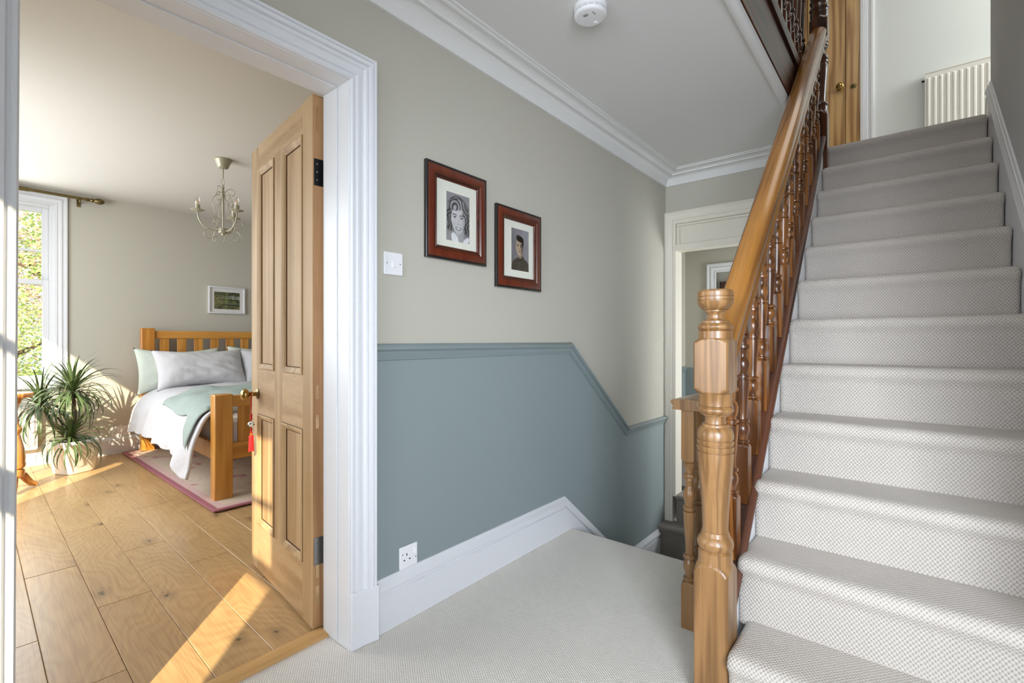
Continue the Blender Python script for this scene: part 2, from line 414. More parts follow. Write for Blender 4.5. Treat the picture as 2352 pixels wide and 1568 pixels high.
# hall wall, two paints meeting at the dado rail; doorway to the bedroom left open
dl = [(DR, 1.045)]+[(x, z-0.032) for x, z in dado[1:-1]]+[(EX, dado[-1][1]-0.032)]
m.cm = 0
top = [(x, WY, z) for x, z in [(DR, 1.045)]+dl[1:]]
m.add(top+[(EX, WY, CZ), (DR, WY, CZ)], [tuple(range(len(top)+2))])
m.cm = 1
m.add([(x, WY, z) for x, z in dl]+[(EX, WY, -0.62), (DR, WY, -0.62)], [tuple(range(len(dl)+2))])
m.cm = 0
quad(m, (DL, WY, DH), (DR, WY, DH), (DR, WY, CZ), (DL, WY, CZ))
quad(m, (LX, WY, 1.045), (DL, WY, 1.045), (DL, WY, CZ), (LX, WY, CZ))
m.cm = 1
quad(m, (LX, WY, -0.2), (DL, WY, -0.2), (DL, WY, 1.045), (LX, WY, 1.045))
m.cm = 2   # bedroom face
quad(m, (LX, BY, -0.2), (DL, BY, -0.2), (DL, BY, 2.6), (LX, BY, 2.6))
quad(m, (DR+.03, BY, -0.2), (FXR, BY, -0.2), (FXR, BY, 2.6), (DR+.03, BY, 2.6)); quad(m, (DR+.03, 1.68, -.2), (DR+.03, BY, -.2), (DR+.03, BY, 2.6), (DR+.03, 1.68, 2.6))
quad(m, (DL, BY, DH+.03), (DR+.03, BY, DH+.03), (DR+.03, BY, 2.6), (DL, BY, 2.6)); quad(m, (DL, 1.68, DH+.03), (DR+.03, 1.68, DH+.03), (DR+.03, BY, DH+.03), (DL, BY, DH+.03))
# top closing
quad(m, (LX, WY, CZ), (FXR, WY, CZ), (FXR, BY, CZ+.18), (LX, BY, CZ+.18))
o = struct(m, 'wall_left', ['wall_grey', 'wall_blue', 'bedroom_wall'], 'hall wall, warm grey above the dado rail and blue grey below', 'wall', fix=False)

m = MB()
# door lining: two jambs and a head, slight step half way
for x0, x1 in ((DL-0.03, DL), (DR, DR+0.03)):
    m.box(x0, x1, WY-0.01, 1.684, 0.0, DH+0.0)
m.box(DR-0.004, DR, 1.592, 1.6835, 0.012, DH-.0045)
m.box(DL-0.03, DR+0.03, WY-0.01, 1.684, DH, DH+0.03)
m.box(DL, DR, 1.592, 1.6835, DH-0.004, DH)
struct(m, 'trim_1', 'white_gloss', 'white painted lining of the bedroom doorway', 'door frame', bevel=0.0015)
cas = [(0, 0), (0, .018), (.004, .023), (.010, .023), (.013, .017), (.019, .017), (.023, .024), (.030, .025), (.033, .020), (.044, .021), (.050, .021), (.054, .029), (.060, .031), (.062, .025), (.066, .025), (.070, .034), (.080, .037), (.083, .030), (.086, .037), (.094, .038), (.096, .034), (.096, 0)]
m = MB()
m.sweep(cas, [(0.1205, WY, 0.0), (0.1300, WY, DH+.002), (DR+.004, WY, DH+.002), (DR+.004, WY, 0.195)], (0, -1, 0))
o = struct(m, 'trim_2', 'white_gloss', 'white reeded architrave around the bedroom doorway', 'door casing')
MB().prism([(DR+.002, WY, 0), (DR+.002, WY-.026, 0), (DR+.058, WY-.030, 0), (DR+.108, WY-.040, 0), (DR+.108, WY, 0)], (0, 0, .2)).build('plinth_block', 'white_gloss', o, bevel=0.003)
# bedroom side casing
m = MB().sweep(cas, [(DR+.036, BY, 0), (DR+.036, BY, DH+.034), (DL-.004, BY, DH+.034), (DL-.004, BY, 0)], (0, 1, 0))
struct(m, 'trim_3', 'white_gloss', 'white architrave on the bedroom side of the doorway', 'door casing')

# dado rail
dp = [(0, 0), (0, .006), (-.004, .012), (-.009, .021), (-.014, .0255), (-.020, .0265), (-.025, .023), (-.028, .015), (-.029, .012), (-.036, .015), (-.041, .013), (-.047, .008), (-.051, .008), (-.052, .0055), (-.056, .0055), (-.057, .0075), (-.061, .0075), (-.063, .004), (-.065, 0)]
m = MB().sweep(dp, [(1.036, WY, 1.077)]+[(x, WY, z) for x, z in dado[1:-1]]+[(EX-.001, WY, dado[-1][1])], (0, -1, 0))
struct(m, 'trim_4', 'rail_blue', 'blue grey dado rail stepping down with the stairs', 'dado rail')
# cornice
cz = CZ
cp = [(0, cz), (0, 2.326), (.014, 2.326), (.016, 2.350), (.020, 2.356), (.023, 2.364), (.030, 2.374), (.042, 2.382), (.058, 2.387), (.070, 2.389), (.071, 2.385), (.082, 2.386), (.084, 2.394), (.094, 2.400), (.108, 2.4035), (.122, 2.405), (.128, 2.405), (.129, 2.4025), (.141, 2.4035), (.142, 2.409), (.157, 2.410), (.158, cz)]
m = MB().sweep(cp, [(EX, 0.54, 0), (EX, WY, 0), (LX, WY, 0)], (0, 0, 1))
struct(m, 'trim_5', 'ceiling_white', 'white moulded plaster cornice around the hall ceiling', 'cornice')
# skirting along the hall wall, following the stairs down
sp = [(-.26, 0), (-.26, .018), (-.062, .018), (-.060, .012), (-.052, .012), (-.045, .021), (-.034, .0235), (-.024, .020), (-.016, .012), (-.012, .0095), (-.005, .0095), (0, .006), (0, 0)]
sp = [((a if a > -.2 else -.26), b) for a, b in sp]
m = MB().sweep(sp, [(1.056, WY, .197), (2.322, WY, .197), (3.05, WY, -.392), (3.66, WY, -.392)], (0, -1, 0))
o = struct(m, 'baseboard_left', 'white_gloss', 'white skirting board below the blue grey wall', 'skirting board')
m = MB().sweep([(-.197, 0), (-.197, .018), (-.06, .018), (-.045, .022), (-.02, .015), (0, .006), (0, 0)], [(LX, WY, .197), (DL-.105, WY, .197)], (0, -1, 0))
m.build('skirting_piece', 'white_gloss', o)

# hall ceiling (slab up to the upper floor), open over the stairs
WX0 = 0.9
m = MB().box(LX, EX, 0.556, WY+.1, CZ, UZ)
m.box(LX, WX0, RY, 0.556, CZ, UZ); m.box(LX, 1.40, -2.2, RY, CZ, UZ)
struct(m, 'ceiling', 'ceiling_white', 'plain white hall ceiling', 'ceiling')
m = MB().sweep([(0, 0), (0, -.012), (-.010, -.016), (-.026, -.014), (-.034, -.006), (-.036, .02), (0, .03)], [(WX0, 0.556, CZ+.0), (3.64, 0.556, CZ+.0)], (0, 0, 1))
struct(m, 'trim_6', 'ceiling_white', 'white bead along the edge of the stairwell', 'moulding')

# end wall of the hall with the lower doorway
OY0, OY1, OZ0, OZ1 = 0.70, 1.470, -0.150, 2.05
m = MB()
m.cm = 0
m.box(EX, EX+.12, OY1, WY, -.62, CZ+.2); m.box(EX, EX+.12, 0.50, OY0, -.62, CZ+.2); m.box(EX, EX+.12, OY0, OY1, OZ1, CZ+.2)
struct(m, 'wall_end', ['wall_grey'], 'narrow grey end wall above the lower doorway', 'wall')
m = MB()
c2 = [(0, 0), (0, .014), (.012, .016), (.014, .012), (.024, .013), (.03, .018), (.045, .02), (.05, .014), (.066, .016), (.07, .022), (.082, .022), (.082, 0)]
m.sweep([(a*.75, b) for a, b in c2], [(EX, OY1, -.36), (EX, OY1, OZ1), (EX, OY0, OZ1), (EX, OY0, -.36)], (-1, 0, 0))
m.box(EX-.002, EX+.13, OY1-.022, OY1, -.16, OZ1); m.box(EX-.002, EX+.13, OY0, OY0+.022, -.16, OZ1); m.box(EX-.002, EX+.13, OY0+.0223, OY1-.0223, OZ1-.03, OZ1)
o = struct(m, 'trim_7', 'white_warm_lit', 'white painted frame of the lower doorway at the hall end', 'door frame')
MB().box(EX+.035, EX+.06, OY0+.02, OY1-.02, 1.84, 2.02).build('transom_panel', 'white_warm_lit', o)
MB().box(EX-.012, EX+.10, OY0+.02, OY1-.015, 1.803, 1.855).build('transom_bar', 'white_warm_lit', o, bevel=.004)
m = MB(); m.box(EX+.011, EX+.034, OY0+.0225, OY1-.0225, 2.0, 2.0195); m.box(EX+.012, EX+.033, OY1-.048, OY1-.0228, 1.8555, 1.9995)
m.build('transom_bead', 'white_warm_lit', o, bevel=.004)

# stairs down: carpeted steps, lower landing and the two steps up to the back room
def step_profile(x, z, zb, g, ov=.02, r=.02):
    return [(x+ov, zb), (x+ov, z-.045), (x+.006, z-.034), (x+.001, z-.022), (x+.003, z-.010), (x+.012, z-.002), (x+.026, z), (x+g, z), (x+g, zb)]
LY0 = 0.60
low = empty('stairs_down', (2.4, 1.0, -.58), 'short carpeted flight leading down from the landing', 'stairs', kind='structure')
def flat_step(x0, x1, z, zb, y0, y1, face, name, mat, parent, rev=False):
    """carpeted step whose nosing points to -x (rev False) or +x (rev True)"""
    g = x1-x0
    pr = step_profile(0, z, zb, g)
    pts = [((x0+a) if not rev else (x1-a), y0, b) for a, b in pr]
    m = MB().prism(pts, (0, y1-y0, 0))
    ln = [0]
    for i in range(1, len(pr)): ln.append(ln[-1]+math.hypot(pr[i][0]-pr[i-1][0], pr[i][1]-pr[i-1][1]))
    uv = [(y0, l) for l in ln]+[(y1, l) for l in ln]
    return m.build(name, mat, parent, uvs=uv, smooth=50)
for k in range(1, 3):
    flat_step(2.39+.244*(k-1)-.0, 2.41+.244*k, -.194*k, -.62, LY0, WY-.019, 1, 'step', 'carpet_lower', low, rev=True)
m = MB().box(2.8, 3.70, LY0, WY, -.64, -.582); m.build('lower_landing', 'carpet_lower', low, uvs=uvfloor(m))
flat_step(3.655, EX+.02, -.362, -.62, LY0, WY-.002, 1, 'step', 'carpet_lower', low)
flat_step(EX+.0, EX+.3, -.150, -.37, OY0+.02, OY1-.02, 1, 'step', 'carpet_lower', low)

# back room seen through the lower doorway
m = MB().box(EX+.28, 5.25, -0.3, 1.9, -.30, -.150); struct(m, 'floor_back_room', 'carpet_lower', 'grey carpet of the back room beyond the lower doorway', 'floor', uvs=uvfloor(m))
m = MB(); m.cm = 0
for z0, z1, c in ((-.3, .80, 1), (.80, 2.14, 0)):
    m.cm = c
    quad(m, (EX+.12, 1.87, z0), (5.2, 1.87, z0), (5.2, 1.87, z1), (EX+.12, 1.87, z1))
    quad(m, (EX+.12, OY1, z0), (EX+.12, 1.87, z0), (EX+.12, 1.87, z1), (EX+.12, OY1, z1))
    quad(m, (5.2, 1.87, z0), (5.2, 1.56, z0), (5.2, 1.56, z1), (5.2, 1.87, z1))
    quad(m, (5.2, 0.80, z0), (5.2, -.3, z0), (5.2, -.3, z1), (5.2, 0.80, z1))
m.cm = 0
quad(m, (5.2, 1.56, 1.80), (5.2, .8, 1.80), (5.2, .8, 2.14), (5.2, 1.56, 2.14))
quad(m, (EX+.1, 1.87, 2.14), (5.2, 1.87, 2.14), (5.2, -.3, 2.14), (EX+.1, -.3, 2.14))
m.cm = 0
quad(m, (EX+.1, -.3, -.3), (5.2, -.3, -.3), (5.2, -.3, 2.14), (EX+.1, -.3, 2.14)); quad(m, (EX+.12, OY0, -.3), (EX+.12, -.3, -.3), (EX+.12, -.3, 2.14), (EX+.12, OY0, 2.14))
struct(m, 'wall_back_room', ['wall_grey', 'wall_blue'], 'grey and blue walls of the back room beyond the lower doorway', 'wall', fix=False)
m = MB().sweep(dp, [(EX+.13, 1.87, .81), (5.2, 1.87, .81)], (0, -1, 0))
struct(m, 'trim_8', 'rail_blue', 'dado rail inside the back room', 'dado rail')
m = MB().sweep([(-.17, 0), (-.17, .018), (-.05, .018), (-.03, .022), (0, .006), (0, 0)], [(EX+.13, 1.87, .02), (5.2, 1.87, .02)], (0, -1, 0))
struct(m, 'baseboard_back_room', 'white_gloss', 'white skirting board inside the back room', 'skirting board')
m = MB().sweep([(a*1.1, b) for a, b in c2], [(5.2, 1.55, -.15), (5.2, 1.55, 1.79), (5.2, .8, 1.79), (5.2, .8, -.15)], (-1, 0, 0))
struct(m, 'trim_9', 'white_gloss', 'white architrave in the back room, partly hidden by the handrail', 'door casing')
d2 = empty('door_2', (5.3, 1.52, -.15), 'dark panelled door standing ajar in the back room', 'door', kind='structure')
m = MB(); m.box(5.28, 5.32, 0.86, 1.54, -.14, 1.70); m.build('leaf', 'dark_oak', d2)
for z0, z1 in ((1.0, 1.60), (.0, .7)):
    for y0, y1 in ((.95, 1.15), (1.24, 1.44)):
        MB().sweep([(0, 0), (0, .014), (.012, .010), (.02, .002), (.02, 0)], [(5.28, y0, z0), (5.28, y0, z1), (5.28, y1, z1), (5.28, y1, z0)], (-1, 0, 0), closed=True).build('panel_moulding', 'dark_oak', d2)
m = MB().box(5.33, 6.2, .4, 1.9, -.3, 2.2); struct(m, 'wall_beyond', 'wall_grey', 'pale wall glimpsed above the ajar door', 'wall')

# right wall, window wall, upper walls, upper ceiling
m = MB(); m.cm = 0
m.box(1.36, 3.943, RY-.12, RY, -.2, UT); m.box(1.36, 1.48, -2.3, RY-.12, -.2, CZ+.1); m.box(LX-.12, 1.36, RY-.12, RY, CZ+.19, UT)
struct(m, 'wall_right', 'wall_right_grey', 'tall grey wall on the right of the stairs', 'wall')
HW = (0.23, 1.26, 0.55, 2.20)        # hall window opening y0,y1,z0,z1
m = MB()
y0, y1, z0, z1 = HW
m.box(LX-.12, LX, -2.3, y0, -.2, UT); m.box(LX-.12, LX, y1, WY+.18, -.2, UT); m.box(LX-.12, LX, y0, y1, -.2, z0); m.box(LX-.12, LX, y0, y1, z1, UT)
struct(m, 'wall_front', 'wall_grey', 'grey hall wall with the window behind the viewpoint', 'wall')
m = MB(); m.box(LX-.12, 1.48, -2.3, -2.2, -.2, CZ+.2)
struct(m, 'wall_back', 'wall_grey', 'grey landing wall behind the viewpoint', 'wall')
m = MB(); m.box(UX, UX+.12, -2.3, 3.2, HZ-.3, UT)
struct(m, 'wall_upper_landing', 'upper_wall', 'pale grey wall of the upper landing behind the radiator', 'wall')
m = MB(); m.box(LX-.12, UX+.12, -2.4, 3.3, UT, UT+.1)
struct(m, 'ceiling_upper', 'ceiling_white', 'white ceiling high above the stairs', 'ceiling')
m = MB(); m.box(LX-.1, UX, 1.9, 2.0, UZ, UT)
m.box(3.943, UX+.1, -2.4, -2.3, HZ-.2, UT); m.box(3.943-.1, 3.943, -2.4, RY-.12, HZ-.2, UT)
m.box(EX, UX, 1.9, 2.0, HZ-.2, UT)
struct(m, 'wall_upper_side', 'wall_grey', 'grey side walls of the upper floor', 'wall')
m = MB(); m.box(3.90, UX, -2.3, .50, HZ-.2, HZ-.001); m.box(EX+.01, UX, .50, 1.9, HZ-.2, HZ)
struct(m, 'floor_upper', 'carpet_stair', 'carpeted upper landing floor at the stair head', 'floor', uvs=uvfloor(m))
m = MB(); m.box(LX, EX, 0.60, 1.95, UZ, UZ+.012)
struct(m, 'floor_upper_landing', 'carpet_stair', 'carpet on the upper floor behind the dark balusters', 'floor', uvs=uvfloor(m))

# ------------------------------------------------------------------ SETTING: bedroom
m = MB().box(LX-.1, FXR, BY-.05, FY+.1, -.2, -.022)
bf = struct(m, 'floor_bedroom', 'dark_hole', 'oak plank floor of the bedroom', 'floor')
# planks: rows about 0.182 wide running away from the door, slightly askew
ROT = math.radians(-2.1)
PW = 0.1815
joints = {-2: [2.45, 3.6, 4.9], -1: [2.01, 3.12, 4.4], 0: [2.555, 3.69, 4.95], 1: [3.13, 4.276, 5.3], 2: [2.715, 3.855, 5.0], 3: [2.3, 3.59, 4.7], 4: [3.157, 4.3, 5.4]}
row0 = 0.417-0.036*(1.911)  # x of a seam carried back to y = 0
def plank_mesh(L):
    a = .0016
    m = MB(); w = PW-.0016; l = L-.0016
    m.add([(0, 0, -.02), (w, 0, -.02), (w, l, -.02), (0, l, -.02), (0, 0, -a), (w, 0, -a), (w, l, -a), (0, l, -a), (a, a, 0), (w-a, a, 0), (w-a, l-a, 0), (a, l-a, 0)],
          [(3, 2, 1, 0), (0, 1, 5, 4), (1, 2, 6, 5), (2, 3, 7, 6), (3, 0, 4, 7), (4, 5, 9, 8), (5, 6, 10, 9), (6, 7, 11, 10), (7, 4, 8, 11), (8, 9, 10, 11)])
    return m.mesh('plank', 'floor_oak', smooth=0)
cache = {}
for r in range(-6, 20):
    js = joints.get(r)
    if js is None: js = [2.2+((r*0.613) % 1.15), 2.2+((r*0.613) % 1.15)+1.35]
    ys = [1.67]+js+([js[-1]+1.3] if js[-1]+1.3 < FY-.1 else [])+[FY+.02]
    for a, b in zip(ys, ys[1:]):
        L = round(b-a, 3)
        if L <= .02: continue
        if L not in cache: cache[L] = plank_mesh(L)
        p = bpy.data.objects.new('plank', cache[L]); COL.objects.link(p)
        x = row0+r*PW*1.0006
        # turn about the seam foot
        p.location = (x*math.cos(ROT)-a*math.sin(ROT), a, -0.0005*random.random())
        p.rotation_euler = (0, 0, ROT); p.parent = bf
        if p.location.x > FXR-.25 or p.location.x < LX-.19: bpy.data.objects.remove(p)
m = MB(); m.prism([(DL, 1.650, .0), (DL, 1.654, .010), (DL, 1.668, .016), (DL, 1.700, .016), (DL, 1.712, .012), (DL, 1.716, 0)], (DR-DL, 0, 0))
struct(m, 'trim_10', 'threshold_oak', 'oak threshold strip between carpet and floorboards', 'threshold')

W1 = (-0.36, 0.724, 0.70, 2.30)        # window in the far wall x0,x1,z0,z1
m = MB(); x0, x1, z0, z1 = W1
m.box(LX-.12, x0, FY, FY+.28, -.2, 2.6); m.box(x1, FXR+.1, FY, FY+.28, -.2, 2.6); m.box(x0, x1, FY, FY+.28, -.2, z0); m.box(x0, x1, FY, FY+.28, z1, 2.6)
struct(m, 'wall_bedroom_far', 'bedroom_wall', 'greige bedroom wall behind the bed', 'wall')
W2 = (3.27, 5.15, 0.62, 2.385)          # window in the bedroom side wall y0,y1,z0,z1
m = MB(); y0, y1, z0, z1 = W2
m.box(LX-.12, LX, BY-.2, y0, -.2, 2.6); m.box(LX-.12, LX, y1, FY+.28, -.2, 2.6); m.box(LX-.12, LX, y0, y1, -.2, z0); m.box(LX-.12, LX, y0, y1, z1, 2.6)
struct(m, 'wall_bedroom_left', 'bedroom_wall', 'greige bedroom side wall with the sunny window', 'wall')
m = MB(); m.box(FXR, FXR+.1, BY, FY+.2, -.2, 2.6)
struct(m, 'wall_bedroom_right', 'bedroom_wall', 'greige bedroom wall hidden behind the open door', 'wall')
m = MB(); m.box(LX-.12, FXR+.1, BY-.001, FY+.28, 2.42, 2.6)
struct(m, 'ceiling_bedroom', 'bedroom_ceiling_white', 'white bedroom ceiling around the chandelier', 'ceiling')
bsk = [(-.165, 0), (-.165, .016), (-.04, .016), (-.03, .020), (-.012, .014), (0, .006), (0, 0)]
m = MB().sweep(bsk, [(FXR, FY, .165), (LX, FY, .165)], (0, -1, 0))
m = MB().sweep(bsk, [(LX, FY, .165), (FXR, FY, .165)], (0, -1, 0))
struct(m, 'baseboard_bedroom', 'white_gloss', 'white skirting board behind the potted plant and bed', 'skirting board')
m = MB().sweep(bsk, [(LX, BY+.0, .165), (LX, FY, .165)], (1, 0, 0))
struct(m, 'baseboard_bedroom_side', 'white_gloss', 'white skirting below the bedroom side window', 'skirting board')

def sash_window(name, label, O, ax, out, w, z0, z1, cols, hbar_top, casing=True, inw=None):
    """vertical sash window. O: corner (x,y) at the inner wall face, ax: unit along the width, out: unit to outdoors"""
    ax = Vector(ax); out = Vector(out); O = Vector((O[0], O[1], 0))
    root = empty(name, (O.x, O.y, z0), label, 'window', kind='structure')
    def bx(n, a0, a1, d0, d1, h0, h1, mat='white_gloss', par=root, bevel=.003):
        P = [O+ax*a+out*d for a, d in ((a0, d0), (a1, d0), (a1, d1), (a0, d1))]
        m = MB().prism([(p.x, p.y, h0) for p in P], (0, 0, h1-h0))
        return m.build(n, mat, par, bevel=bevel)
    # box frame
    bx('frame_stile', .0003, .035, .03, .16, z0+.0125, z1-.0003); bx('frame_stile', w-.035, w-.0003, .03, .16, z0+.0125, z1-.0003)
    bx('frame_head', .0352, w-.0352, .03, .16, z1-.035, z1); bx('sill', -.06, w+.06, -.05, .20, z0-.03, z0+.012)
    mid = (z0+z1)/2+.1
    def sash(n, d, h0, h1, top):
        sroot = bx(n, .0355, .078, d, d+.035, h0, h1)
        bx('sash_stile', w-.078, w-.0355, d, d+.035, h0, h1, par=sroot); bx('sash_rail', .0783, w-.0783, d+.0004, d+.0346, h1-.045, h1-.0003, par=sroot)
        bx('sash_rail', .0783, w-.0783, d+.0004, d+.0346, h0+.0003, h0+(.07 if not top else .045), par=sroot)
        if top and hbar_top:
            hb = h0+(h1-h0)*hbar_top; bx('glazing_bar', .07, w-.07, d+.006, d+.03, hb-.011, hb+.011, par=sroot)
        for c in range(1, cols): 
            xx = .055+(w-.11)*c/cols
            bx('glazing_bar', xx-.011, xx+.011, d+.006, d+.03, h0, h1, par=sroot)
        bx('pane', .07, w-.07, d+.016, d+.019, h0+.03, h1-.03, 'pane_glass', sroot, 0)
    sash('upper_sash', .085, mid-.02, z1-.03, True); sash('lower_sash', .045, z0+.01, mid+.025, False)
    bx('sash_lock', w*.5-.03, w*.5+.03, .03, .075, mid+.025, mid+.037, 'steel'); bx('sash_catch', w-.13, w-.105, .04, .06, mid+.025, mid+.05, 'plastic_white')
    # lining
    bx('lining', -.002, .012, -.002, .0295, z0+.013, z1+.002); bx('lining', w-.012, w+.002, -.002, .0295, z0+.013, z1+.002); bx('lining', .0125, w-.0125, -.0015, .0295, z1-.012, z1+.002)
    if casing:
        P0, P1 = O, O+ax*w; nn = -out
        pa = [(P0.x, P0.y, z0), (P0.x, P0.y, z1), (P1.x, P1.y, z1), (P1.x, P1.y, z0)]
        # pick direction so that the profile runs outwards
        if nn.cross(Vector((0, 0, 1))).dot(ax) > 0: pa = pa[::-1]
        MB().sweep([(a*.95, b) for a, b in c2], pa, nn).build('architrave', 'white_gloss', root)
    return root
sash_window('window_1', 'white sash window beside the potted plant', (W1[0], FY), (1, 0, 0), (0, 1, 0), W1[1]-W1[0], W1[2], W1[3], 1, 0.44)
sash_window('window_2', 'white sash window in the bedroom side wall', (LX, W2[0]), (0, 1, 0), (-1, 0, 0), W2[1]-W2[0], W2[2], W2[3], 2, 0.5, casing=False)
sash_window('window_3', 'white sash window lighting the hall', (LX, HW[0]), (0, 1, 0), (-1, 0, 0), HW[1]-HW[0], HW[2], HW[3], 2, 0.5, casing=False)

# ------------------------------------------------------------------ STAIRS UP
def cap_z(x): return 0.335+(x-1.65)*1.033        # top of the closed string capping
def rail_z(x): return 1.040+(x-1.61)*0.962       # lower right edge of the handrail
stair = empty('staircase', (2.5, 0.05, 0), 'carpeted staircase climbing beside the turned newel post', 'staircase')
def up_step(k):
    z = k*RI; x = X1+(k-1)*GO
    yl = 0.403 if k == 1 else YL-.001
    zb = z-RI-.02 if k > 1 else 0.0
    pr = [(.021, zb), (.021, z-.075), (.015, z-.055), (.005, z-.043), (.0, z-.030), (.002, z-.014), (.011, z-.004), (.026, z+.001), (.05, z+.001), (GO+.030, z), (GO+.03, zb)]
    dense = []
    m = MB(); n = len(pr)
    ys = [YR+.001, YR+.010, YR+.022, yl-.022, yl-.010, yl]
    ins = [.012, .003, 0, 0, .003, .012]
    ln = [0]
    for i in range(1, n): ln.append(ln[-1]+math.hypot(pr[i][0]-pr[i-1][0], pr[i][1]-pr[i-1][1]))
    vs = []; uv = []; fs = []
    for y, q in zip(ys, ins):
        for i, (a, b) in enumerate(pr):
            aa = a+q if i < 8 else a
            bb = b-q*.8 if 4 <= i <= 9 else b
            vs.append((x+aa, y, bb)); uv.append((y, ln[i]+k*.31))
    for j in range(len(ys)-1):
        for i in range(n-1): fs.append((j*n+i, j*n+i+1, (j+1)*n+i+1, (j+1)*n+i))
    fs.append(tuple(range(n))); fs.append(tuple((len(ys)-1)*n+i for i in range(n)))
    m.add(vs, fs)
    return m.build('stair_step', 'carpet_stair', stair, uvs=uv, smooth=60)
for k in range(1, 13): up_step(k)
# left string (white), capping (dark), panelling under the stairs
xa, xb = 1.577, 3.645
m = MB().prism([(xa, YL, cap_z(xa)-.03), (xb, YL, cap_z(xb)-.03), (xb, YL, cap_z(xb)-.42), (xa+.15, YL, 0.0), (xa, YL, 0.0)], (0, .066, 0))
m.build('string_board', 'white_gloss', stair)
m = MB()
cpr = [(0, -.012), (0, .008), (-.004, .014), (-.012, .016), (-.020, .013), (-.030, .004), (-.030, -.085), (-.012, -.088)]
d = Vector((1, 0, 1.033)).normalized()
L_ = math.hypot(xb-xa, cap_z(xb)-cap_z(xa)); s_ = math.atan(1.033)
m.sweep(cpr, [(0, 0, 0), (L_, 0, 0)], (0, -1, 0))
for p in m.v: p.x += p.z*math.tan(s_)
o = m.build('string_capping', 'dark_oak_x', stair, local=True)
o.location = Vector((xa, YL, cap_z(xa)))-stair.location; o.rotation_euler = (0, -s_, 0)
m = MB().prism([(xa, .47, cap_z(xa)-.05), (xb, .47, cap_z(xb)-.05), (EX, .47, cap_z(xb)-.05), (EX, .47, -.6), (2.38, .47, -.6), (2.38, .47, 0), (xa, .47, 0)], (0, .03, 0))
m.build('spandrel_panel', 'white_gloss', stair)
# right string with moulded top
def rs_z(x): return 2.476+(x-3.755)*0.834
m = MB().sweep([(-.42, 0), (-.42, .020), (-.075, .020), (-.072, .012), (-.062, .012), (-.052, .022), (-.040, .025), (-.030, .020), (-.022, .014), (-.018, .014), (-.016, .010), (-.004, .010), (0, .007), (0, 0)],
               [(1.37, RY+.001, rs_z(1.37)), (3.87, RY+.001, rs_z(3.87)), (3.93, RY+.001, rs_z(3.87))][::-1], (0, 1, 0))
m.build('wall_string', 'white_gloss', stair)

# ------------------------------------------------------------------ balustrade of the stairs
def newel_rings(z0, seglist, a):
    return [(z0+z, R, aa) for z, R, aa in seglist]
bal = empty('stair_balustrade', (1.527, .458, 0), 'polished pine newel post, handrail and turned balusters beside the stairs', 'balustrade')
A = 0.05; Q = A*1.4143
def arc(z0, z1, r0, r1, n=6):
    """round from r0 to r1"""
    return [(z0+(z1-z0)*i/n, r0+(r1-r0)*math.sin(PI/2*i/n)) for i in range(n+1)]
def bead(z0, z1, r0, r1, n=8):
    return [(z0+(z1-z0)*i/n, r0+(r1-r0)*math.sin(PI*i/n)) for i in range(n+1)]
def N3(l, a=None): return [(p[0], p[1], a if a else 9) for p in l]
RN = []
RN += [(0, Q, A), (.365, Q, A)]
RN += [(.365+.052*i/8, Q-(Q-.0505)*(i/8)**2.6, A) for i in range(1, 9)]
RN += N3([(.419, .049), (.452, .049), (.454, .046)])
RN += N3(bead(.456, .497, .044, .0525)) + N3([(.499, .042), (.506, .0405), (.512, .039), (.514, .0365)])
RN += N3([(.530, .0365), (.580, .0385), (.630, .0425), (.680, .0475), (.715, .0505), (.740, .0520), (.752, .0520)])
RN += N3([(.753, .0490), (.756, .0490), (.757, .0525), (.768, .0535), (.771, .0520), (.772, .0490), (.775, .0490), (.776, .0520), (.785, .0530), (.788, .0515), (.789, .0490), (.792, .0490), (.793, .0520)])
RN += N3([(.805, .0525), (.818, .0495), (.826, .0440), (.829, .0400), (.834, .0390), (.837, .0375), (.838, .0310), (.850, .0295), (.862, .0310), (.863, .0400), (.867, .0420)])
RN += N3(bead(.868, .892, .0450, .0530)) + N3([(.893, .0490), (.928, .0490)])
RN += [(.929+.030*i/8, Q-(Q-.0495)*(1-i/8)**2.8, A) for i in range(9)]
RN += [(.965, Q, A), (1.068, Q, A)]
RN += [(1.068+.026*i/8, Q-(Q-.0505)*(i/8)**2.8, A) for i in range(1, 9)]
RN += N3([(1.096, .0485), (1.117, .0485), (1.118, .045)]) + N3(bead(1.119, 1.140, .0440, .0515)) + N3([(1.141, .0400), (1.148, .0395), (1.150, .030), (1.156, .0240), (1.164, .0225), (1.172, .0250), (1.177, .0300), (1.180, .0300)])
RN += N3([(1.183, .036), (1.192, .0450), (1.202, .0505), (1.208, .0515), (1.209, .0495), (1.211, .0495), (1.212, .0520), (1.219, .0520), (1.220, .0495), (1.222, .0495), (1.223, .0520), (1.236, .0510), (1.241, .0470), (1.243, .0380), (1.244, .001)])
m = MB().polar(RN, (1.527, .458, 0), seg=64)
m.build('newel_post', 'newel_pine', bal, smooth=28)
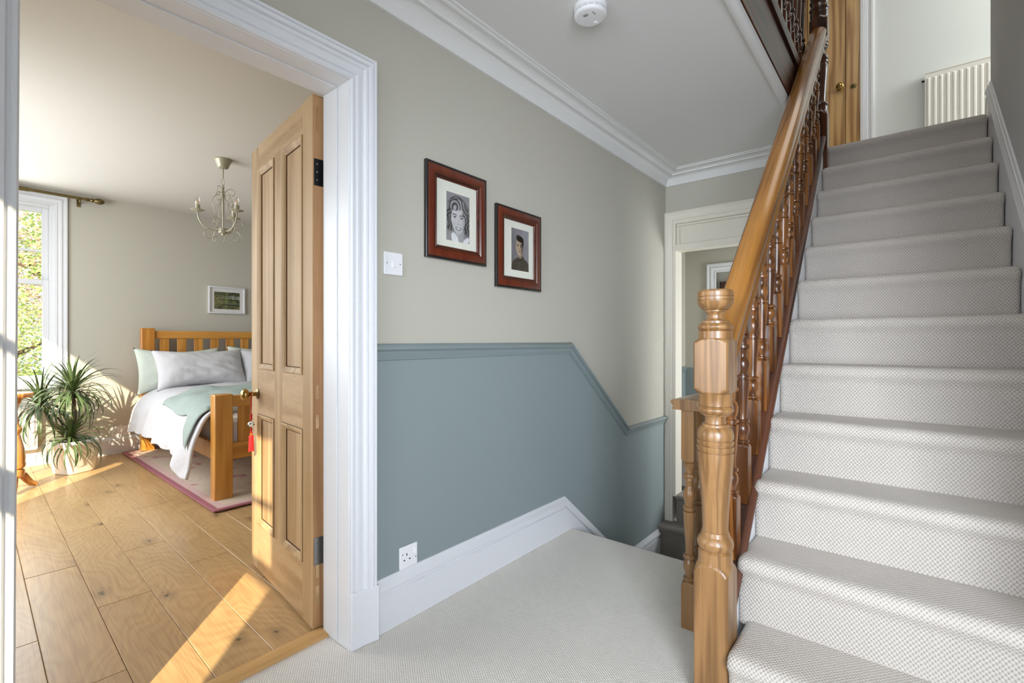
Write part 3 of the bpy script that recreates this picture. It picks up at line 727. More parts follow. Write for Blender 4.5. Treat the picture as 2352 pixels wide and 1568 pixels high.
# handrail
HP = [(-.0, -.045), (.0, .045), (.012, .049), (.020, .047), (.024, .040), (.034, .045), (.048, .047), (.060, .042), (.068, .030), (.073, .012), (.074, 0), (.073, -.012), (.068, -.030), (.060, -.042), (.048, -.047), (.034, -.045), (.024, -.040), (.020, -.047), (.012, -.049)]
def sloped(name, prof, x0, x1, y, z0, z1, mat, parent, sm_=50):
    L = math.hypot(x1-x0, z1-z0); sl_ = math.atan2(z1-z0, x1-x0)
    m = MB().sweep(prof, [(-math.tan(sl_)*0, 0, 0), (L, 0, 0)], (0, -1, 0))
    # plumb-cut ends
    for p in m.v: p.x += p.z*math.tan(sl_)
    o = m.build(name, mat, parent, local=True, smooth=sm_)
    o.location = Vector((x0, y, z0))-parent.location; o.rotation_euler = (0, -sl_, 0)
    return o
sloped('handrail', HP, 1.568, 3.665, .458, rail_z(1.568), rail_z(3.665), 'handrail_pine', bal)
def baluster_mesh(L, s, name, mat, b0=.14, b1=.12, scale=1.0):
    q = s*1.4143; R = s
    g = [(0, q, s), (b0-.012, q, s)]+[(b0-.012+.012*i/4, q-(q-R*.95)*(i/4)**1.5, s) for i in range(1, 5)]
    z = b0
    t = L-b0-b1
    def add(fr, r): g.append((b0+t*fr, R*r, 9))
    for fr, r in ((.005, .80), (.02, .98), (.03, .98), (.04, .66), (.06, .66), (.075, .72), (.10, .92), (.135, 1.0), (.165, .90), (.185, .66), (.19, .62), (.195, .95), (.21, 1.0), (.222, .92), (.226, .66), (.24, .62),
                  (.30, .66), (.40, .78), (.50, .92), (.56, .98), (.585, 1.0), (.59, .72), (.60, .72), (.605, 1.0), (.625, 1.0), (.63, .70), (.645, .70), (.66, .80), (.70, .98), (.735, 1.0), (.765, .86), (.785, .62),
                  (.80, .56), (.83, .60), (.85, .72), (.86, .66), (.87, .96), (.885, 1.0), (.90, .94), (.905, .66), (.93, .68), (.95, .78), (.97, .98), (.985, .98), (.995, .80)):
        add(fr, r)
    zt = L-b1
    g += [(zt+.012*i/4, R*.95+(q-R*.95)*(i/4)**.7, s) for i in range(5)]+[(L, q, s)]
    return MB().polar(g, (0, 0, 0), seg=20).mesh(name, mat, smooth=32)
def add_part(name, me, parent, wloc):
    o = bpy.data.objects.new(name, me); COL.objects.link(o); o.parent = parent; o.location = Vector(wloc)-parent.location
    return o
Ls = rail_z(2.6)-cap_z(2.6)+.07
bme = baluster_mesh(Ls, .0245, 'baluster', 'stair_pine', .20, .17)
for i in range(14):
    x = 1.705+.142*i
    if x > 3.6: break
    o = add_part('baluster', bme, bal, (x, .462, cap_z(x)-.022))
    o.scale = (1, 1, (rail_z(x)+.02-cap_z(x)+.022)/Ls)
# top newel, dark
RT = [(0, Q, A), (.39, Q, A)]+[(.39+.05*i/8, Q-(Q-.0505)*(i/8)**1.6, A) for i in range(1, 9)]
RT += N3([(.445, .049), (.47, .049), (.472, .044)])+N3(bead(.474, .50, .044, .052))+N3([(.502, .040), (.52, .037), (.60, .041), (.68, .047), (.73, .051), (.745, .046), (.75, .046), (.755, .052), (.765, .052), (.768, .046), (.78, .052), (.80, .050), (.82, .036), (.84, .032), (.85, .044)])+N3(bead(.855, .885, .044, .052))
RT += [(.89, .049, 9), (.895, .050, A), (.92, Q, A), (1.02, Q, A)]+[(1.02+.03*i/6, Q-(Q-.0505)*(i/6)**1.5, A) for i in range(1, 7)]
RT += N3([(1.055, .051), (1.085, .052), (1.088, .049), (1.10, .049)])+N3(bead(1.102, 1.125, .050, .056))+N3([(1.127, .050), (1.135, .048), (1.15, .050), (1.16, .054), (1.165, .050)])
RT += [(1.17, .050, A), (1.20, Q, A), (1.46, Q, A)]+[(1.46+.03*i/6, Q-(Q-.0505)*(i/6)**1.5, A) for i in range(1, 7)]+N3([(1.495, .048), (1.51, .048)])+N3(bead(1.512, 1.53, .044, .052))+N3([(1.535, .03), (1.545, .024), (1.56, .03), (1.58, .05), (1.61, .052), (1.625, .04), (1.63, .001)])
m = MB().polar(RT, (3.695, .458, 2.125), seg=48)
tn = m.build('top_newel', 'dark_oak', bal, smooth=28); tn['label'] = 'dark stained newel post at the stair head'

# upper landing balustrade along the stairwell
ub = empty('landing_balustrade', (2.3, .54, UZ), 'dark stained balustrade along the edge of the stairwell above', 'balustrade')
m = MB().box(WX0-.05, 3.64, .520, .552, 2.452, 2.70); m.build('apron_board', 'dark_oak_x', ub, bevel=.003)
m = MB().sweep([(0, 0), (-.03, -.004), (-.034, .010), (-.026, .022), (-.030, .034), (-.030, .062), (-.018, .074), (.03, .074), (.03, 0)], [(WX0-.05, .535, 2.695), (3.645, .535, 2.695)], (0, 0, 1))
m.build('base_rail', 'dark_oak_x', ub)
ume = baluster_mesh(.86, .0215, 'baluster', 'dark_oak', .12, .12)
for i in range(24):
    x = 3.58-.122*i
    if x < WX0+.02: break
    add_part('baluster', ume, ub, (x, .54, 2.765))
m = MB().sweep([(a, b) for a, b in HP], [(WX0-.05, .54, 3.60), (3.665, .54, 3.60)], (0, -1, 0)); m.build('handrail', 'dark_oak_x', ub, smooth=50)

# low guard rail by the stairs down
gr = empty('guard_rail', (1.845, .648, 0), 'low pale pine guard rail behind the large newel post', 'balustrade')
GP = [(-.038, -.047), (-.038, .047), (-.030, .050), (-.024, .044), (-.021, .050), (-.010, .056), (-.002, .053), (.0, .046), (.004, .0), (.0, -.046), (-.002, -.053), (-.010, -.056), (-.021, -.050), (-.024, -.044), (-.030, -.050)]
m = MB().sweep(GP, [(1.800, .648, .866), (2.42, .648, .866)], (0, -1, 0)); m.build('rail_cap', 'newel_pine', gr, smooth=40)
gme = baluster_mesh(.828, .0235, 'baluster', 'newel_pine', .175, .20)
for i in range(6): add_part('baluster', gme, gr, (1.846+.10*i, .648, 0))

# ------------------------------------------------------------------ bedroom door (four panel pine)
HA = Vector((0.912, 1.716, 0)); dang = math.radians(83.34)
du = Vector((math.cos(dang), math.sin(dang), 0)); dn = Vector((math.sin(dang), -math.cos(dang), 0))   # dn: through the thickness (away from the viewer)
DM = Matrix(((du.x, dn.x, 0, HA.x), (du.y, dn.y, 0, HA.y), (0, 0, 1, 0), (0, 0, 0, 1)))
door = empty('door_1', (HA.x, HA.y, 0.012), 'stripped pine four panel door standing open into the bedroom', 'door', kind='structure')
DT = .042
def dbox(name, u0, u1, t0, t1, z0, z1, mat, bev=.0015, parent=door):
    return MB().box(u0, u1, t0, t1, z0, z1).build(name, mat, parent, M=DM, bevel=bev)
dbox('stile', 0, .10, 0, DT, .014, 2.008, ['pine_stripped']); dbox('stile', .65, .75, 0, DT, .014, 1.995, ['pine_stripped'])
dbox('muntin', .325, .425, .0004, DT-.0004, .23, 1.90, ['pine_stripped'])
dbox('top_rail', .10, .65, .0006, DT-.0006, 1.885, 2.004, ['pine_rail']); dbox('lock_rail', .10, .65, .0006, DT-.0006, .745, .957, ['pine_rail']); dbox('bottom_rail', .10, .65, .0006, DT-.0006, .014, .232, ['pine_rail'])
pm = [(0, 0), (0, .0045), (.005, .006), (.009, .004), (.012, .001), (.018, -.001), (.024, -.008), (.024, -.012), (0, -.012)]
for z0, z1 in ((.232, .745), (.957, 1.885)):
    for u0, u1 in ((.10, .325), (.425, .65)):
        p = dbox('panel', u0, u1, .011, DT-.011, z0, z1, ['pine_stripped'], 0)
        for face in (0, 1):
            m = MB()
            tt = 0.0 if face == 0 else DT
            nn = (0, -1, 0) if face == 0 else (0, 1, 0)
            path = [(u0, tt, z0), (u0, tt, z1), (u1, tt, z1), (u1, tt, z0)]
            if face == 0: path = path[::-1]
            # profile runs inwards from the frame edge
            m.sweep(pm, path, nn, closed=True)
            m.build('panel_moulding', ['pine_stripped'], p, M=DM)
            MB().sweep([(-.0011, .0002), (-.0011, .0012), (.0011, .0012), (.0011, .0002)], path, nn, closed=True).build('panel_joint', 'joint_dark', p, M=DM)
            MB().sweep([(.0232, -.0085), (.0232, -.0072), (.0262, -.0085), (.0262, -.0108)], path, nn, closed=True).build('panel_joint', 'joint_dark', p, M=DM)
MB().box(-.0008, .0, .001, DT-.001, .016, 2.006).build('edge_face', 'pine_edge', door, M=DM)
for z0, z1 in ((.10, .17), (.24-.04, .25), (.76, .81), (.87, .92)):
    MB().box(-.0016, -.0006, .012, .023, z0, z1).build('tenon', 'pine_rail', door, M=DM)
MB().box(-.0018, -.0006, .012, .026, 1.87, 1.965).build('old_mortise', 'pine_edge', door, M=DM)
def hinge(z0, z1, mat, lab):
    h = MB().box(-.0045, -.0005, .004, .040, z0, z1).build('hinge', mat, door, M=DM, bevel=.001)
    h['label'] = lab
    m = MB().polar([(z0-.003, .001), (z0-.003, .005), (z0, .0062), (z1, .0062), (z1+.003, .005), (z1+.003, .001)], (-.007, .046, 0), seg=12); m.build('hinge_knuckle', mat, h, M=DM)
    m = MB().box(-.034, -.008, .044, .0475, z0, z1); m.build('hinge_leaf', mat, h, M=DM)
    for i in range(3):
        m = MB().polar([(-.0062, .0005), (-.0060, .003), (-.0045, .0035)], (0, .015, z0+(z1-z0)*(.2+.3*i)), seg=10, axis='X'); m.build('screw', 'steel', h, M=DM)
hinge(1.668, 1.768, 'black_iron', 'black iron upper hinge'); hinge(.250, .352, 'steel', 'bright steel lower hinge')
# knob with rose, and the key plate
k0 = .655
def knobset(sgn, t):
    m = MB().polar([(0, .001), (0, .024), (.003*sgn, .025), (.006*sgn, .021), (.008*sgn, .013), (.008*sgn, .001)], (k0, t, .838), seg=24, axis='Y'); r = m.build('knob_rose', 'aged_brass', door, M=DM)
    m = MB().polar([(.006*sgn, .001), (.006*sgn, .010), (.020*sgn, .009), (.024*sgn, .012), (.027*sgn, .012), (.030*sgn, .009), (.036*sgn, .011), (.041*sgn, .020), (.048*sgn, .0265), (.056*sgn, .0285), (.063*sgn, .026), (.069*sgn, .018), (.072*sgn, .008), (.0725*sgn, .001)], (k0, t, .838), seg=28, axis='Y')
    m.build('knob', 'brass', door, M=DM, smooth=60)
knobset(-1, 0); knobset(1, DT)
MB().polar([(0, .001), (0, .009), (-.002, .010), (-.004, .006), (-.004, .001)], (k0+.032, 0, .838), seg=16, axis='Y').build('key_plate', 'brass', door, M=DM)
# tassel on the knob
kp = DM @ Vector((k0, -.028, .838))
tas = empty('tassel_charm', (kp.x, kp.y, .575), 'red tassel charm with a painted porcelain bead hanging from the brass knob', 'charm')
m = MB()
loopc = [kp+Vector((0, 0, .0115))*1.0]
for sx in (-1, 1):
    m.tube([kp+Vector((0, 0, .0125)), kp+sx*.009*du+Vector((0, 0, .008)), kp+sx*.010*du+Vector((0, 0, -.006)), kp+sx*.006*du+Vector((0, 0, -.04)), kp+sx*.001*du+Vector((0, 0, -.088))], .0013, 6)
m.build('cord', 'red_cord', tas)
zz = .838
for dz, r, mt in ((.092, .004, 'red_cord'), (.099, .0055, 'red_cord'), (.106, .0045, 'red_cord'), (.113, .006, 'red_cord'), (.120, .004, 'red_cord'), (.158, .004, 'red_cord'), (.165, .0055, 'red_cord'), (.172, .0045, 'red_cord'), (.179, .006, 'red_cord'), (.187, .0055, 'gold_bead')):
    m = MB().polar(N3([(r*math.sin(-PI/2+PI*i/8), max(.0003, r*math.cos(-PI/2+PI*i/8))) for i in range(9)]), (kp.x, kp.y, zz-dz), seg=12); m.build('bead', mt, tas, smooth=80)
m = MB().polar(N3([(.0135*math.sin(-PI/2+PI*i/12), max(.0003, .0148*math.cos(-PI/2+PI*i/12))) for i in range(13)]), (kp.x, kp.y, zz-.139), seg=20); pb = m.build('porcelain_bead', 'porcelain', tas, smooth=80)
for an, dz in ((2.2, .003), (3.2, -.004), (4.1, .004), (5.2, -.002)):
    c = Vector((kp.x+.0142*math.cos(an), kp.y+.0142*math.sin(an), zz-.139+dz)); m = MB().polar(N3([(-.003, .0004), (-.002, .003), (0, .004), (.002, .003), (.003, .0004)]), c, seg=8); m.build('painted_leaf', 'green_glaze', pb)
m = MB().polar([(0, .0095), (-.003, .0105), (-.01, .0095), (-.05, .0105), (-.068, .0115), (-.070, .0105)], (kp.x, kp.y, zz-.192), seg=24); 
for i in range(20):
    an = 2*PI*i/20; m.tube([(kp.x+.009*math.cos(an), kp.y+.009*math.sin(an), zz-.196), (kp.x+.0112*math.cos(an+.05), kp.y+.0112*math.sin(an+.05), zz-.262-.004*random.random())], .0012, 5)
m.build('tassel', 'red_silk', tas, smooth=60)

# ------------------------------------------------------------------ fittings in the hall
def plate(name, label, cat, x, z, w, h, d=.009, rx=0):
    root = empty(name, (x, WY, z), label, cat)
    m = MB().box(x-w/2, x+w/2, WY-d, WY-.0005, z-h/2, z+h/2); o = m.build('face_plate', 'plastic_white', root); 
    md = o.modifiers.new('edge', 'BEVEL'); md.width = .0035; md.segments = 3; md.limit_method = 'ANGLE'
    return root, WY-d
sw, f = plate('light_switch', 'square white rocker light switch beside the bedroom doorway', 'switch', 1.133, 1.382, .087, .087)
m = MB().prism([(1.133-.0085, f+.001, 1.366), (1.133-.0085, f-.0065, 1.368), (1.133-.0085, f-.001, 1.398), (1.133-.0085, f+.001, 1.398)], (.017, 0, 0)); m.build('rocker', 'plastic_white', sw, bevel=.0006)
for sx in (-1, 1): MB().polar([(0, .0005), (0, .0024), (-.0012, .0026), (-.0012, .0005)], (1.133+sx*.030, f, 1.382), seg=10, axis='Y').build('screw', 'steel', sw)
so_, f = plate('power_socket', 'white single power socket resting on the hall skirting', 'socket', 1.205, .241, .087, .087)
m = MB().prism([(1.230, f+.001, .245), (1.230, f-.006, .247), (1.230, f-.001, .268), (1.230, f+.001, .268)], (.012, 0, 0)); m.build('rocker', 'plastic_white', so_, bevel=.0006)
for dx, dz, w, h in ((-.010, .010, .0022, .0045), (-.022, -.010, .0036, .0022), (.004, -.010, .0036, .0022), (-.030, .014, .002, .002), (.034, -.012, .002, .002)):
    MB().box(1.205+dx-w, 1.205+dx+w, f-.0005, f+.003, .241+dz-h, .241+dz+h).build('pin_hole', 'dark_hole', so_)

# smoke alarm
sa = empty('smoke_alarm', (1.682, .984, CZ), 'round white smoke alarm on the hall ceiling', 'smoke alarm')
C = (1.682, .984, 0)
MB().polar([(CZ, .066), (CZ-.004, .067), (CZ-.018, .0655)], C, seg=48).build('base', 'plastic_white', sa)
MB().polar([(CZ-.018, .058), (CZ-.030, .058)], C, seg=40).build('vent_core', 'dark_hole', sa)
for z in (CZ-.0185, CZ-.0235, CZ-.0285):
    MB().polar([(z, .060), (z, .0648), (z-.0026, .0646), (z-.0026, .060)], C, seg=48).build('vent_ring', 'plastic_white', sa)
for i in range(16):
    an = 2*PI*i/16; ca, sa_ = math.cos(an), math.sin(an)
    m = MB().tube([(C[0]+.0615*ca, C[1]+.0615*sa_, CZ-.018), (C[0]+.0615*ca, C[1]+.0615*sa_, CZ-.032)], .003, 4); m.build('vent_rib', 'plastic_white', sa)
MB().polar([(CZ-.0315, .0645), (CZ-.036, .063), (CZ-.040, .058), (CZ-.041, .05), (CZ-.0412, .001)], C, seg=48, cap=False).build('cover', 'plastic_white', sa, smooth=50)
for i in range(2):
    MB().box(C[0]-.030+i*.007, C[0]-.0275+i*.007, C[1]-.004, C[1]+.016, CZ-.0418, CZ-.0405).build('sounder_slot', 'dark_hole', sa)
for i in range(2):
    MB().box(C[0]-.024+i*.012, C[0]-.0215+i*.012, C[1]-.030, C[1]-.022, CZ-.0418, CZ-.0405).build('sounder_slot', 'dark_hole', sa)
MB().box(C[0]+.030, C[0]+.048, C[1]-.010, C[1]+.004, CZ-.044, CZ-.039).build('test_button', 'plastic_white', sa, bevel=.002)

# ------------------------------------------------------------------ framed portraits
def sm(e0, e1, x):
    t = max(0, min(1, (x-e0)/(e1-e0))); return t*t*(3-2*t)
def ell(u, v, cx, cy, rx, ry, soft=.12, ang=0):
    dx, dy = u-cx, v-cy
    if ang: dx, dy = dx*math.cos(ang)+dy*math.sin(ang), -dx*math.sin(ang)+dy*math.cos(ang)
    d = math.hypot(dx/rx, dy/ry); return 1-sm(1-soft, 1+soft, d)
def mixc(a, b, t): return tuple(x+(y-x)*t for x, y in zip(a, b))
def nz(u, v, s, k=0): return mnoise.noise(Vector((u*s, v*s, k)))
def woman(u, v):
    c = .47+.05*nz(u, v, 4)+.03*nz(u, v, 20)
    # hair mass, waves falling to the jaw at both sides
    hair = max(ell(u, v, .48, .71, .42, .235, .10), ell(u, v, .15, .52, .14, .22, .2), ell(u, v, .90, .52, .13, .24, .2), ell(u, v, .17, .30, .15, .10, .3), ell(u, v, .90, .29, .14, .13, .3))
    wv = .5+.5*math.sin(46*math.hypot(u-.50, (v-.46)*1.25)+5*nz(u, v, 4)+3*math.sin(v*22))
    c += ((.10+.30*wv)-c)*hair
    c += (.58-c)*ell(u, v, .58, .10, .17, .24, .2)                       # neck
    rx = .30-.16*max(0, .46-v)*1.6
    d = math.hypot((u-.50)/max(.08, rx), (v-.455)/.295)
    face = 1-sm(.95, 1.05, d)
    c += ((.74+.02*nz(u, v, 9))-c)*face
    c -= .22*sm(.10, .30, u-.50)*face*.8                                 # shaded cheek
    c -= .12*ell(u, v, .30, .36, .10, .08, .9)*face*.4
    col = max(ell(u, v, .36, .05, .17, .11, .12, -.6), ell(u, v, .84, .03, .16, .07, .2, .5))
    c += (.90-c)*col*(1-face)
    # rolled fringe sweeping over the brow
    roll = ell(u, v, .44, .765, .36, .115, .18, .10)
    st = .5+.5*math.sin(62*(math.hypot((u-.36)*.8, v-.70))+2*nz(u, v, 6))
    c += ((.14+.50*st)-c)*roll*.92
    curl = ell(u, v, .80, .66, .12, .13, .25, -.4)
    c += ((.16+.36*(.5+.5*math.sin(60*(u*.6+v))))-c)*curl*.9
    for ex in (.355, .645):
        sgn = -1 if ex < .5 else 1
        e = v-.497-.10*max(0, .05-abs(u-ex))
        c += (.12-c)*ell(u, v, ex, .512, .070, .012, .5)
        c += (.93-c)*ell(u, v, ex, .495, .052, .014, .4)
        c += (.05-c)*ell(u, v, ex+.004, .497, .026, .017, .25)
        bv = .565-1.6*(u-ex-.02*sgn)**2
        c += (.16-c)*(1-sm(.006, .014, abs(v-bv)))*(1-sm(.085, .105, abs(u-ex-.01*sgn)))
    c -= .22*ell(u, v, .475, .375, .022, .010, .6)+.22*ell(u, v, .545, .375, .022, .010, .6)
    c -= .10*ell(u, v, .545, .44, .018, .07, .8)
    # smile: corners turned up
    mv = .268+1.5*(u-.51)**2
    w_ = 1-sm(.105, .125, abs(u-.51))
    c += (.14-c)*w_*(1-sm(.020, .030, abs(v-mv)))
    c += (.95-c)*(1-sm(.080, .10, abs(u-.51)))*(1-sm(.010, .014, abs(v-mv-.004)))
    c -= .16*ell(u, v, .51, .212, .06, .010, .7)
    c = max(0.02, min(1, c)); c = c**1.6
    return (c*.98, c*.98, c*1.0)
def man(u, v):
    bg = .52+.2*(u-.5)*(v-.4)+.05*nz(u, v, 3)-.12*ell(u, v, .15, .1, .5, .6, .9)
    col = (bg*.98, bg*.96, bg)
    coat = max(ell(u, v, .52, .02, .56, .30, .08), ell(u, v, .55, .22, .23, .14, .15))
    k = .20+.06*nz(u, v, 7)
    col = mixc(col, (k*1.08, k*.92, k*.72), coat)
    col = mixc(col, (.10, .085, .065), ell(u, v, .55, .30, .20, .05, .3, .4)*coat)
    col = mixc(col, (.30, .26, .20), ell(u, v, .42, .14, .018, .20, .5)*coat)
    for px in (.28, .74): col = mixc(col, (.12, .10, .08), ell(u, v, px, .13, .09, .012, .5)*coat)
    col = mixc(col, (.52, .44, .36), ell(u, v, .50, .37, .11, .08, .2))
    face = ell(u, v, .46, .56, .20, .20, .07)
    col = mixc(col, (.70, .60, .50), face)
    col = mixc(col, (.38, .31, .25), ell(u, v, .62, .54, .09, .20, .6)*face)
    hair = max(ell(u, v, .48, .765, .20, .075, .18, -.12), ell(u, v, .645, .68, .05, .11, .3), ell(u, v, .40, .80, .12, .05, .3))
    col = mixc(col, (.07, .055, .045), hair)
    col = mixc(col, (.30, .26, .22), hair*max(0, nz(u, v, 14)))
    for ex in (.37, .54):
        col = mixc(col, (.10, .08, .07), ell(u, v, ex, .585, .035, .012, .5))
        col = mixc(col, (.14, .11, .09), ell(u, v, ex, .625, .055, .010, .6))
    col = mixc(col, (.40, .30, .24), ell(u, v, .43, .515, .03, .012, .6))
    col = mixc(col, (.25, .16, .13), ell(u, v, .44, .455, .06, .010, .5))
    return tuple(max(.01, min(1, x))**1.9 for x in col)
def garden(u, v):
    n = nz(u, v, 6)*.5+nz(u, v, 18)*.5
    col = mixc((.05, .06, .03), (.26, .28, .12), sm(-.4, .5, n))
    col = mixc(col, (.42, .38, .20), ell(u, v, .12, .50, .30, .32, .5)*sm(-.3, .4, nz(u, v, 22, 3)))
    col = mixc(col, (.03, .03, .025), (1-sm(0, .25, abs(v-.92)))*.7*sm(-.2, .3, nz(u*3, v, 9, 5)))
    col = mixc(col, (.02, .02, .02), ell(u, v, .62, .56, .36, .018, .5))
    col = mixc(col, (.36, .44, .16), ell(u, v, .47, .5, .05, .6, .6)*.5)
    if u > .22:
        for hh in (.74, .66, .60): col = mixc(col, (.75, .75, .78), (1-sm(.006, .014, abs(v-hh-.03*math.sin(u*3))))*.9*(1 if u > .5 else .4))
        for uu in (.72, .95): col = mixc(col, (.7, .7, .74), (1-sm(.006, .014, abs(u-uu)))*(1 if .58 < v < .78 else 0))
    col = mixc(col, (.20, .30, .20), ell(u, v, .75, .33, .4, .05, .6)*.7)
    col = mixc(col, (.03, .04, .03), ell(u, v, .62, .25, .3, .03, .6))
    col = mixc(col, (.50, .42, .32), max(0, nz(u, v*2, 20, 9))*ell(u, v, .7, .12, .5, .12, .6))
    return tuple(max(.01, min(1, x))**1.25 for x in col)
def print_sheet(fn, x0, x1, y, z0, z1, name, parent, nx=64, ny=92):
    m = MB(); m.grid(lambda a, b: Vector((x0+(x1-x0)*a, y, z0+(z1-z0)*b)), nx, ny)
    cols = [fn(i/nx, j/ny) for j in range(ny+1) for i in range(nx+1)]
    return m.build(name, 'print', parent, colors=cols, smooth=0)
def portrait(label, x0, x1, z0, z1, px0, px1, pz0, pz1, fn, plabel):
    y = WY-.001
    root = empty('portrait_frame', ((x0+x1)/2, WY, z0), label, 'picture', 'portraits on the hall wall')
    fp = [(0, 0), (0, .015), (.003, .0175), (.007, .018), (.010, .016)]
    body = [(.010, 0), (.010, .0165), (.013, .0185), (.040, .0190), (.044, .0150), (.044, 0)]
    inner = [(.044, .004), (.044, .0165), (.047, .0175), (.050, .0150), (.052, .0165), (.056, .0150), (.059, .0115), (.060, .004)]
    # a runs inwards: path goes so that Nn x d points inwards
    path = [(x0, y, z0), (x1, y, z0), (x1, y, z1), (x0, y, z1)]
    MB().sweep(fp, path, (0, -1, 0), closed=True).build('outer_edge', 'frame_black', root)
    MB().sweep(body, path, (0, -1, 0), closed=True).build('frame_moulding', 'mahogany', root)
    sl_ = MB().sweep(inner, path, (0, -1, 0), closed=True).build('inner_slip', 'mahogany_x', root)
    # beaded line round the slip
    m = MB(); a = .0475; stp = .0062
    for (ax, az, bx_, bz) in ((x0+a, z0+a, x1-a, z0+a), (x1-a, z0+a, x1-a, z1-a), (x1-a, z1-a, x0+a, z1-a), (x0+a, z1-a, x0+a, z0+a)):
        n = int(math.hypot(bx_-ax, bz-az)/stp)
        for i in range(n):
            cx, cz_ = ax+(bx_-ax)*i/n, az+(bz-az)*i/n
            r = .0017
            m.add([(cx+r, y-.0172, cz_), (cx-r, y-.0172, cz_), (cx, y-.0172, cz_+r), (cx, y-.0172, cz_-r), (cx, y-.0195, cz_)], [(0, 2, 4), (2, 1, 4), (1, 3, 4), (3, 0, 4)])
    bd = m.build('beading', 'aged_brass', sl_, smooth=0); bd['kind'] = 'stuff'
    mt = MB().box(x0+.05, x1-.05, y-.006, y-.003, z0+.05, z1-.05).build('mount_board', 'mat_board', root)
    # bevelled window of the mount, print just behind its face
    MB().sweep([(0, 0), (0, .0006), (.0018, .0), ], [(px0, y-.0061, pz0), (px1, y-.0061, pz0), (px1, y-.0061, pz1), (px0, y-.0061, pz1)], (0, -1, 0), closed=True).build('mount_bevel', 'mat_board', mt)
    p = print_sheet(fn, px0, px1, y-.0064, pz0, pz1, 'portrait_print', root); p['label'] = plabel
    MB().box(x0+.058, x1-.058, y-.0092, y-.0086, z0+.058, z1-.058).build('picture_glass', 'picture_glass', root)
PORTRAITS = True
portrait('mahogany framed drawing of a smiling woman with wavy hair', 1.288, 1.648, 1.430, 1.829, 1.404, 1.545, 1.518, 1.727, woman, 'grey pencil portrait of a smiling woman')
portrait('mahogany framed photograph of a young man in brown uniform', 1.719, 2.077, 1.346, 1.743, 1.838, 1.980, 1.440, 1.650, man, 'tinted photograph of a man in uniform')

# ------------------------------------------------------------------ upper landing: pine door, casing, radiator
d3 = empty('door_3', (UX, .7, HZ), 'honey pine plank door at the top of the stairs', 'door', kind='structure')
ed = [.320, .424, .563, .70, .84, .98, 1.08]
for i, (a, b) in enumerate(zip(ed, ed[1:])):
    MB().box(UX-.045+(.004 if i % 2 else 0), UX-.01, a+.0012, b-.0012, HZ+.01, HZ+2.0).build('plank', 'upper_pine', d3, bevel=.0025)
MB().polar([(0, .001), (0, .026), (-.004, .027), (-.008, .020), (-.009, .011), (-.022, .010), (-.028, .014), (-.034, .024), (-.044, .029), (-.054, .026), (-.060, .014), (-.061, .001)], (UX-.045, .459, 3.239), seg=24, axis='X').build('knob', 'brass', d3, smooth=60)
e = MB().polar([(0, .001), (0, .020), (-.002, .021), (-.004, .018), (-.004, .001)], (UX-.045, .367, 3.226), seg=24, axis='X').build('key_plate', 'aged_brass', d3)
m = MB().polar([(-.0035, .0005), (-.0035, .004), (-.0046, .004), (-.0046, .0005)], (UX-.045, .367, 3.231), seg=10, axis='X'); m.box(UX-.0496, UX-.0485, .3652, .3688, 3.217, 3.231); m.build('keyhole', 'dark_hole', e)
m = MB().sweep([(a, b) for a, b in c2], [(UX, 1.08, HZ), (UX, 1.08, HZ+2.02), (UX, .32, HZ+2.02), (UX, .32, HZ)], (-1, 0, 0))
struct(m, 'trim_11', 'white_gloss', 'white architrave of the pine door at the stair head', 'door casing')
m = MB(); m.box(UX-.05, UX, .300, .322, HZ, HZ+2.02); m.box(UX-.05, UX, 1.08, 1.10, HZ, HZ+2.02); m.build('door_stop', 'white_gloss', None).name = 'trim_12'
tag(bpy.data.objects['trim_12'], 'white door lining beside the pine door at the stair head', 'door frame', kind='structure')
def radiator(root, O, ax, nn, w, z0, z1, n, valve=True):
    """panel radiator: O start corner, ax along, nn towards the room"""
    O = Vector(O); ax = Vector(ax); nn = Vector(nn)
    def P(a, d, z): q = O+ax*a+nn*d; return (q.x, q.y, z)
    m = MB(); m.prism([P(0, .03, z0), P(w, .03, z0), P(w, .03, z1), P(0, .03, z1)], nn*.032); m.build('panel', 'radiator_white', root, bevel=.004)
    pitch = w/n
    sm_ = None
    for i in range(n):
        a0, a1 = pitch*(i+.22), pitch*(i+.80)
        m = MB()
        pr = [(a0, .062), (a0+.006, .070), (a1-.006, .070), (a1, .062)]
        lo, hi = z0+.03, z1-.035
        vs = [P(a, d, lo+(0 if d < .065 else .012)) for a, d in pr]+[P(a, d, hi-(0 if d < .065 else .012)) for a, d in pr]
        m.add(vs, [(0, 1, 2, 3), (7, 6, 5, 4), (0, 4, 5, 1), (1, 5, 6, 2), (2, 6, 7, 3)])
        m.build('flute', 'radiator_white', root, smooth=20)
    m = MB(); m.prism([P(-.004, .012, z1-.004), P(w+.004, .012, z1-.004), P(w+.004, .066, z1-.004), P(-.004, .066, z1-.004)], (0, 0, .012)); m.build('top_grille', 'radiator_white', root, bevel=.003)
    for aa in (-.004, w-.002):
        m = MB(); m.prism([P(aa, .012, z0+.01), P(aa+.006, .012, z0+.01), P(aa+.006, .064, z0+.01), P(aa, .064, z0+.01)], (0, 0, z1-z0-.015)); m.build('end_panel', 'radiator_white', root)
    if valve:
        q0, q1 = Vector(P(-.022, .04, z1-.045)), Vector(P(-.002, .04, z1-.045))
        MB().tube([q0, q1], .008, 10).build('bleed_valve', 'black_iron', root)
    for aa in (.12, w-.12):
        m = MB(); m.prism([P(aa-.015, .0005, z0+.1), P(aa+.015, .0005, z0+.1), P(aa+.015, .0005, z1-.1), P(aa-.015, .0005, z1-.1)], nn*.032); m.build('wall_bracket', 'radiator_white', root)
rd = empty('radiator', (UX, -.5, HZ), 'white panel radiator on the upper landing wall above the stairs', 'radiator')
